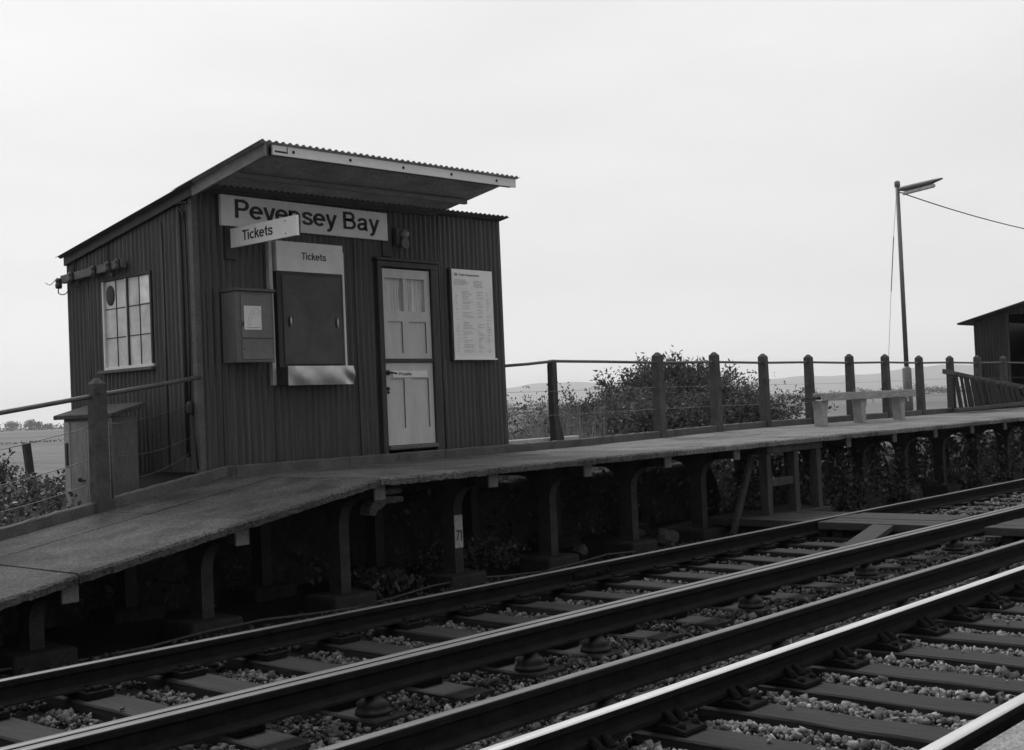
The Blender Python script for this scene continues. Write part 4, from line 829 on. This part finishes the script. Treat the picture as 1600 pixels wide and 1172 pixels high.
o = leaf_obj('weed_heads', [leaves(np.concatenate(q), .06, .4, shade=(.5, 1.2))], leaf); tag(o, 'thin seeding weed heads standing in the dry grass', 'weeds', kind='stuff')
# brambles beside the ramp
n = 42000; x = rng.uniform(2.5, 12, n); y = 10.15+11*rng.random(n)**1.2
lump = .5+.5*np.sin(x*1.7+1.3*np.sin(y*1.1))*np.sin(y*1.5+.8*np.sin(x*2)); hmax = .10+.55*lump; hmax = np.where(y < 10.5, .12, hmax)
keep = ~((x > 5.9) & (y < 12.7) & (x < 11.2)) & ~((x > 5.85) & (x < 6.4) & (y < 11.5)); z = ground_h(x, y)+.02+hmax*rng.random(n)**.7
P = np.stack([x, y, z], 1)[keep]
o = leaf_obj('brambles', [leaves(P, .062, .62, .1, (.35, 1.9))], bramble_leaf); tag(o, 'tangled bramble leaves covering the bank behind the ramp', 'brambles', kind='stuff')
shrub((7.05, 15.0, .2), 1, [(6.0, .9), (6.4, 1.2), (6.7, 1.28), (7.0, 1.1), (7.2, .8)], 90, 70, .06, .5, 'dark bramble bush at the picture edge beyond the ramp kerb', name='bramble_bush', m=bramble_leaf, depth=.6)
# undergrowth below the platform
def clump(x0, x1, y0, y1, zt_, n, size=.075, sh_=(.4, 1.7)):
    x = rng.uniform(x0, x1, n); y = rng.uniform(y0, y1, n); e_ = np.clip(1-((x-(x0+x1)/2)/((x1-x0)/2))**2, .05, 1)**.5
    z = -.26+(zt_+.26)*e_*rng.random(n)**.75; return leaves(np.stack([x, y, z], 1), size, .6, .1, sh_)
for x0, x1, zt_, n, lab in ((14.75, 16.4, .60, 2600, 'dense leafy bush under the platform beside the step opening'), (16.2, 18.2, .72, 2800, 'pale leaved bush under the platform below the bench'), (19.6, 22.4, .70, 2200, 'leafy bush under the platform between trestles below the lamp post'), (23, 29, .72, 3200, 'long leafy bush under the platform below the timber hurdle')):
    t = thing('undergrowth_bush', ((x0+x1)/2, 9, -.28), lab, 'bush', 'bushes growing under the platform')
    leaf_obj('crown', [clump(x0, x1, 8.15, 9.6, zt_, n)], shade_leaf, t)
    st = MB()
    for i in range(12): a = rng.uniform(x0+.3, x1-.3); st.tube([(a, 8.8, -.28), (a+.06, 8.75, .0), (a+rng.normal()*.2, 8.7, zt_*.7)], [.012, .009, .004], 5)
    obj('stems', st, bark, t)
n = 9000; x = rng.uniform(2, 32, n); y = rng.uniform(9.6, 10.9, n); z = -.25+rng.random(n)**1.3*(.35+.5*(x > 9)); k_ = z < .75
o = leaf_obj('undergrowth', [leaves(np.stack([x, y, z], 1)[k_], .085, .6, .1, (.3, 1.2)), clump(7.4, 8.2, 8.5, 9.1, -.02, 240), clump(8.7, 9.9, 8.75, 9.4, .12, 700, .06)], shade_leaf); tag(o, 'dark weeds and leaves growing in the shade under the platform', 'undergrowth', kind='stuff')
# far trees and hedges
def far_tree(x, y, h, wd, lab):
    t = thing('distant_tree', (x, y, -.5), lab, 'tree', 'round trees on the horizon across the pasture')
    b = MB(); b.tube([(x, y, -.5), (x, y, h*.4), (x+.2, y, h*.7)], [.35, .28, .12], 6); obj('trunk', b, bark, t)
    n = 700; c = rng.normal(size=(n, 3)); c /= np.linalg.norm(c, axis=1)[:, None]; c *= (rng.random(n)**.4)[:, None]*(1+.25*np.sin(c[:, :1]*5+x)); P = c*np.array([wd/2, wd/2, h*.42])+np.array([x, y, h*.56])
    leaf_obj('crown', [leaves(P, .95, .8, 0, (.5, 1.5))], far_leaf, t)
for px, h, wd, lab in ((437, 7.0, 11, 'broad low tree on the horizon, first beyond the ramp fence'), (451.5, 7.6, 7.5, 'peaked tree on the horizon between the broad one and its small neighbour'), (457.5, 6.0, 6, 'small round tree touching the peaked one on the horizon'), (465, 3.8, 8, 'lowest bushy tree on the horizon, half way to the locker')): far_tree(px, 900, h, wd, lab)
def hedge(pts, h, n, size, wd=3):
    P = []
    for (a, c) in zip(pts[:-1], pts[1:]):
        k = rng.random(n); a, c = np.array(a), np.array(c); q = a+(c-a)*k[:, None]; s = k*np.linalg.norm(c-a)
        hh = h*(.55+.45*np.sin(s*.11+a[0])*np.sin(s*.037+1.3)+.35*np.sin(s*.31)); hh = np.clip(hh, h*.25, None)
        P.append(np.stack([q[:, 0]+rng.normal(size=n)*wd, q[:, 1]+rng.normal(size=n)*wd, -.5+hh*rng.random(n)**.6], 1))
    return leaves(np.concatenate(P), size, .8, 0, (.5, 1.5))
o = leaf_obj('field_hedge', [hedge([(120, 190), (160, 230)], 1.0, 500, .35, .6), hedge([(300, 420), (480, 400)], 1.4, 1200, .5, 1.0), hedge([(330, 860), (700, 700), (900, 500), (1000, 300)], 6.0, 3000, 1.3), hedge([(250, 950), (380, 930), (520, 880)], 2.2, 1800, .8), hedge([(230, 210), (420, 215), (560, 160)], 1.6, 2600, .5, 1.2), hedge([(60, 150), (90, 155), (130, 150)], .5, 500, .22, .4), hedge([(500, 520), (720, 380), (900, 250)], 3.2, 2500, 1.0)], far_leaf)
tag(o, 'far field hedges in thin dark lines across the marsh', 'hedge', kind='stuff')

# ------------------------------------------------------------------ haze
hz = bpy.data.materials.new('pale_haze'); hz.use_nodes = True; n = hz.node_tree.nodes
n.remove(n['Principled BSDF']); pv = n.new('ShaderNodeVolumePrincipled'); pv.inputs['Color'].default_value = (.96, .96, .96, 1); pv.inputs['Density'].default_value = 2.0e-4; pv.inputs['Anisotropy'].default_value = .35
hz.node_tree.links.new(pv.outputs[0], n['Material Output'].inputs['Volume'])
b = MB(); b.box(-7900, 7900, -7900, 7900, -2, 150); o = obj('haze', b, hz); tag(o, kind='stuff')
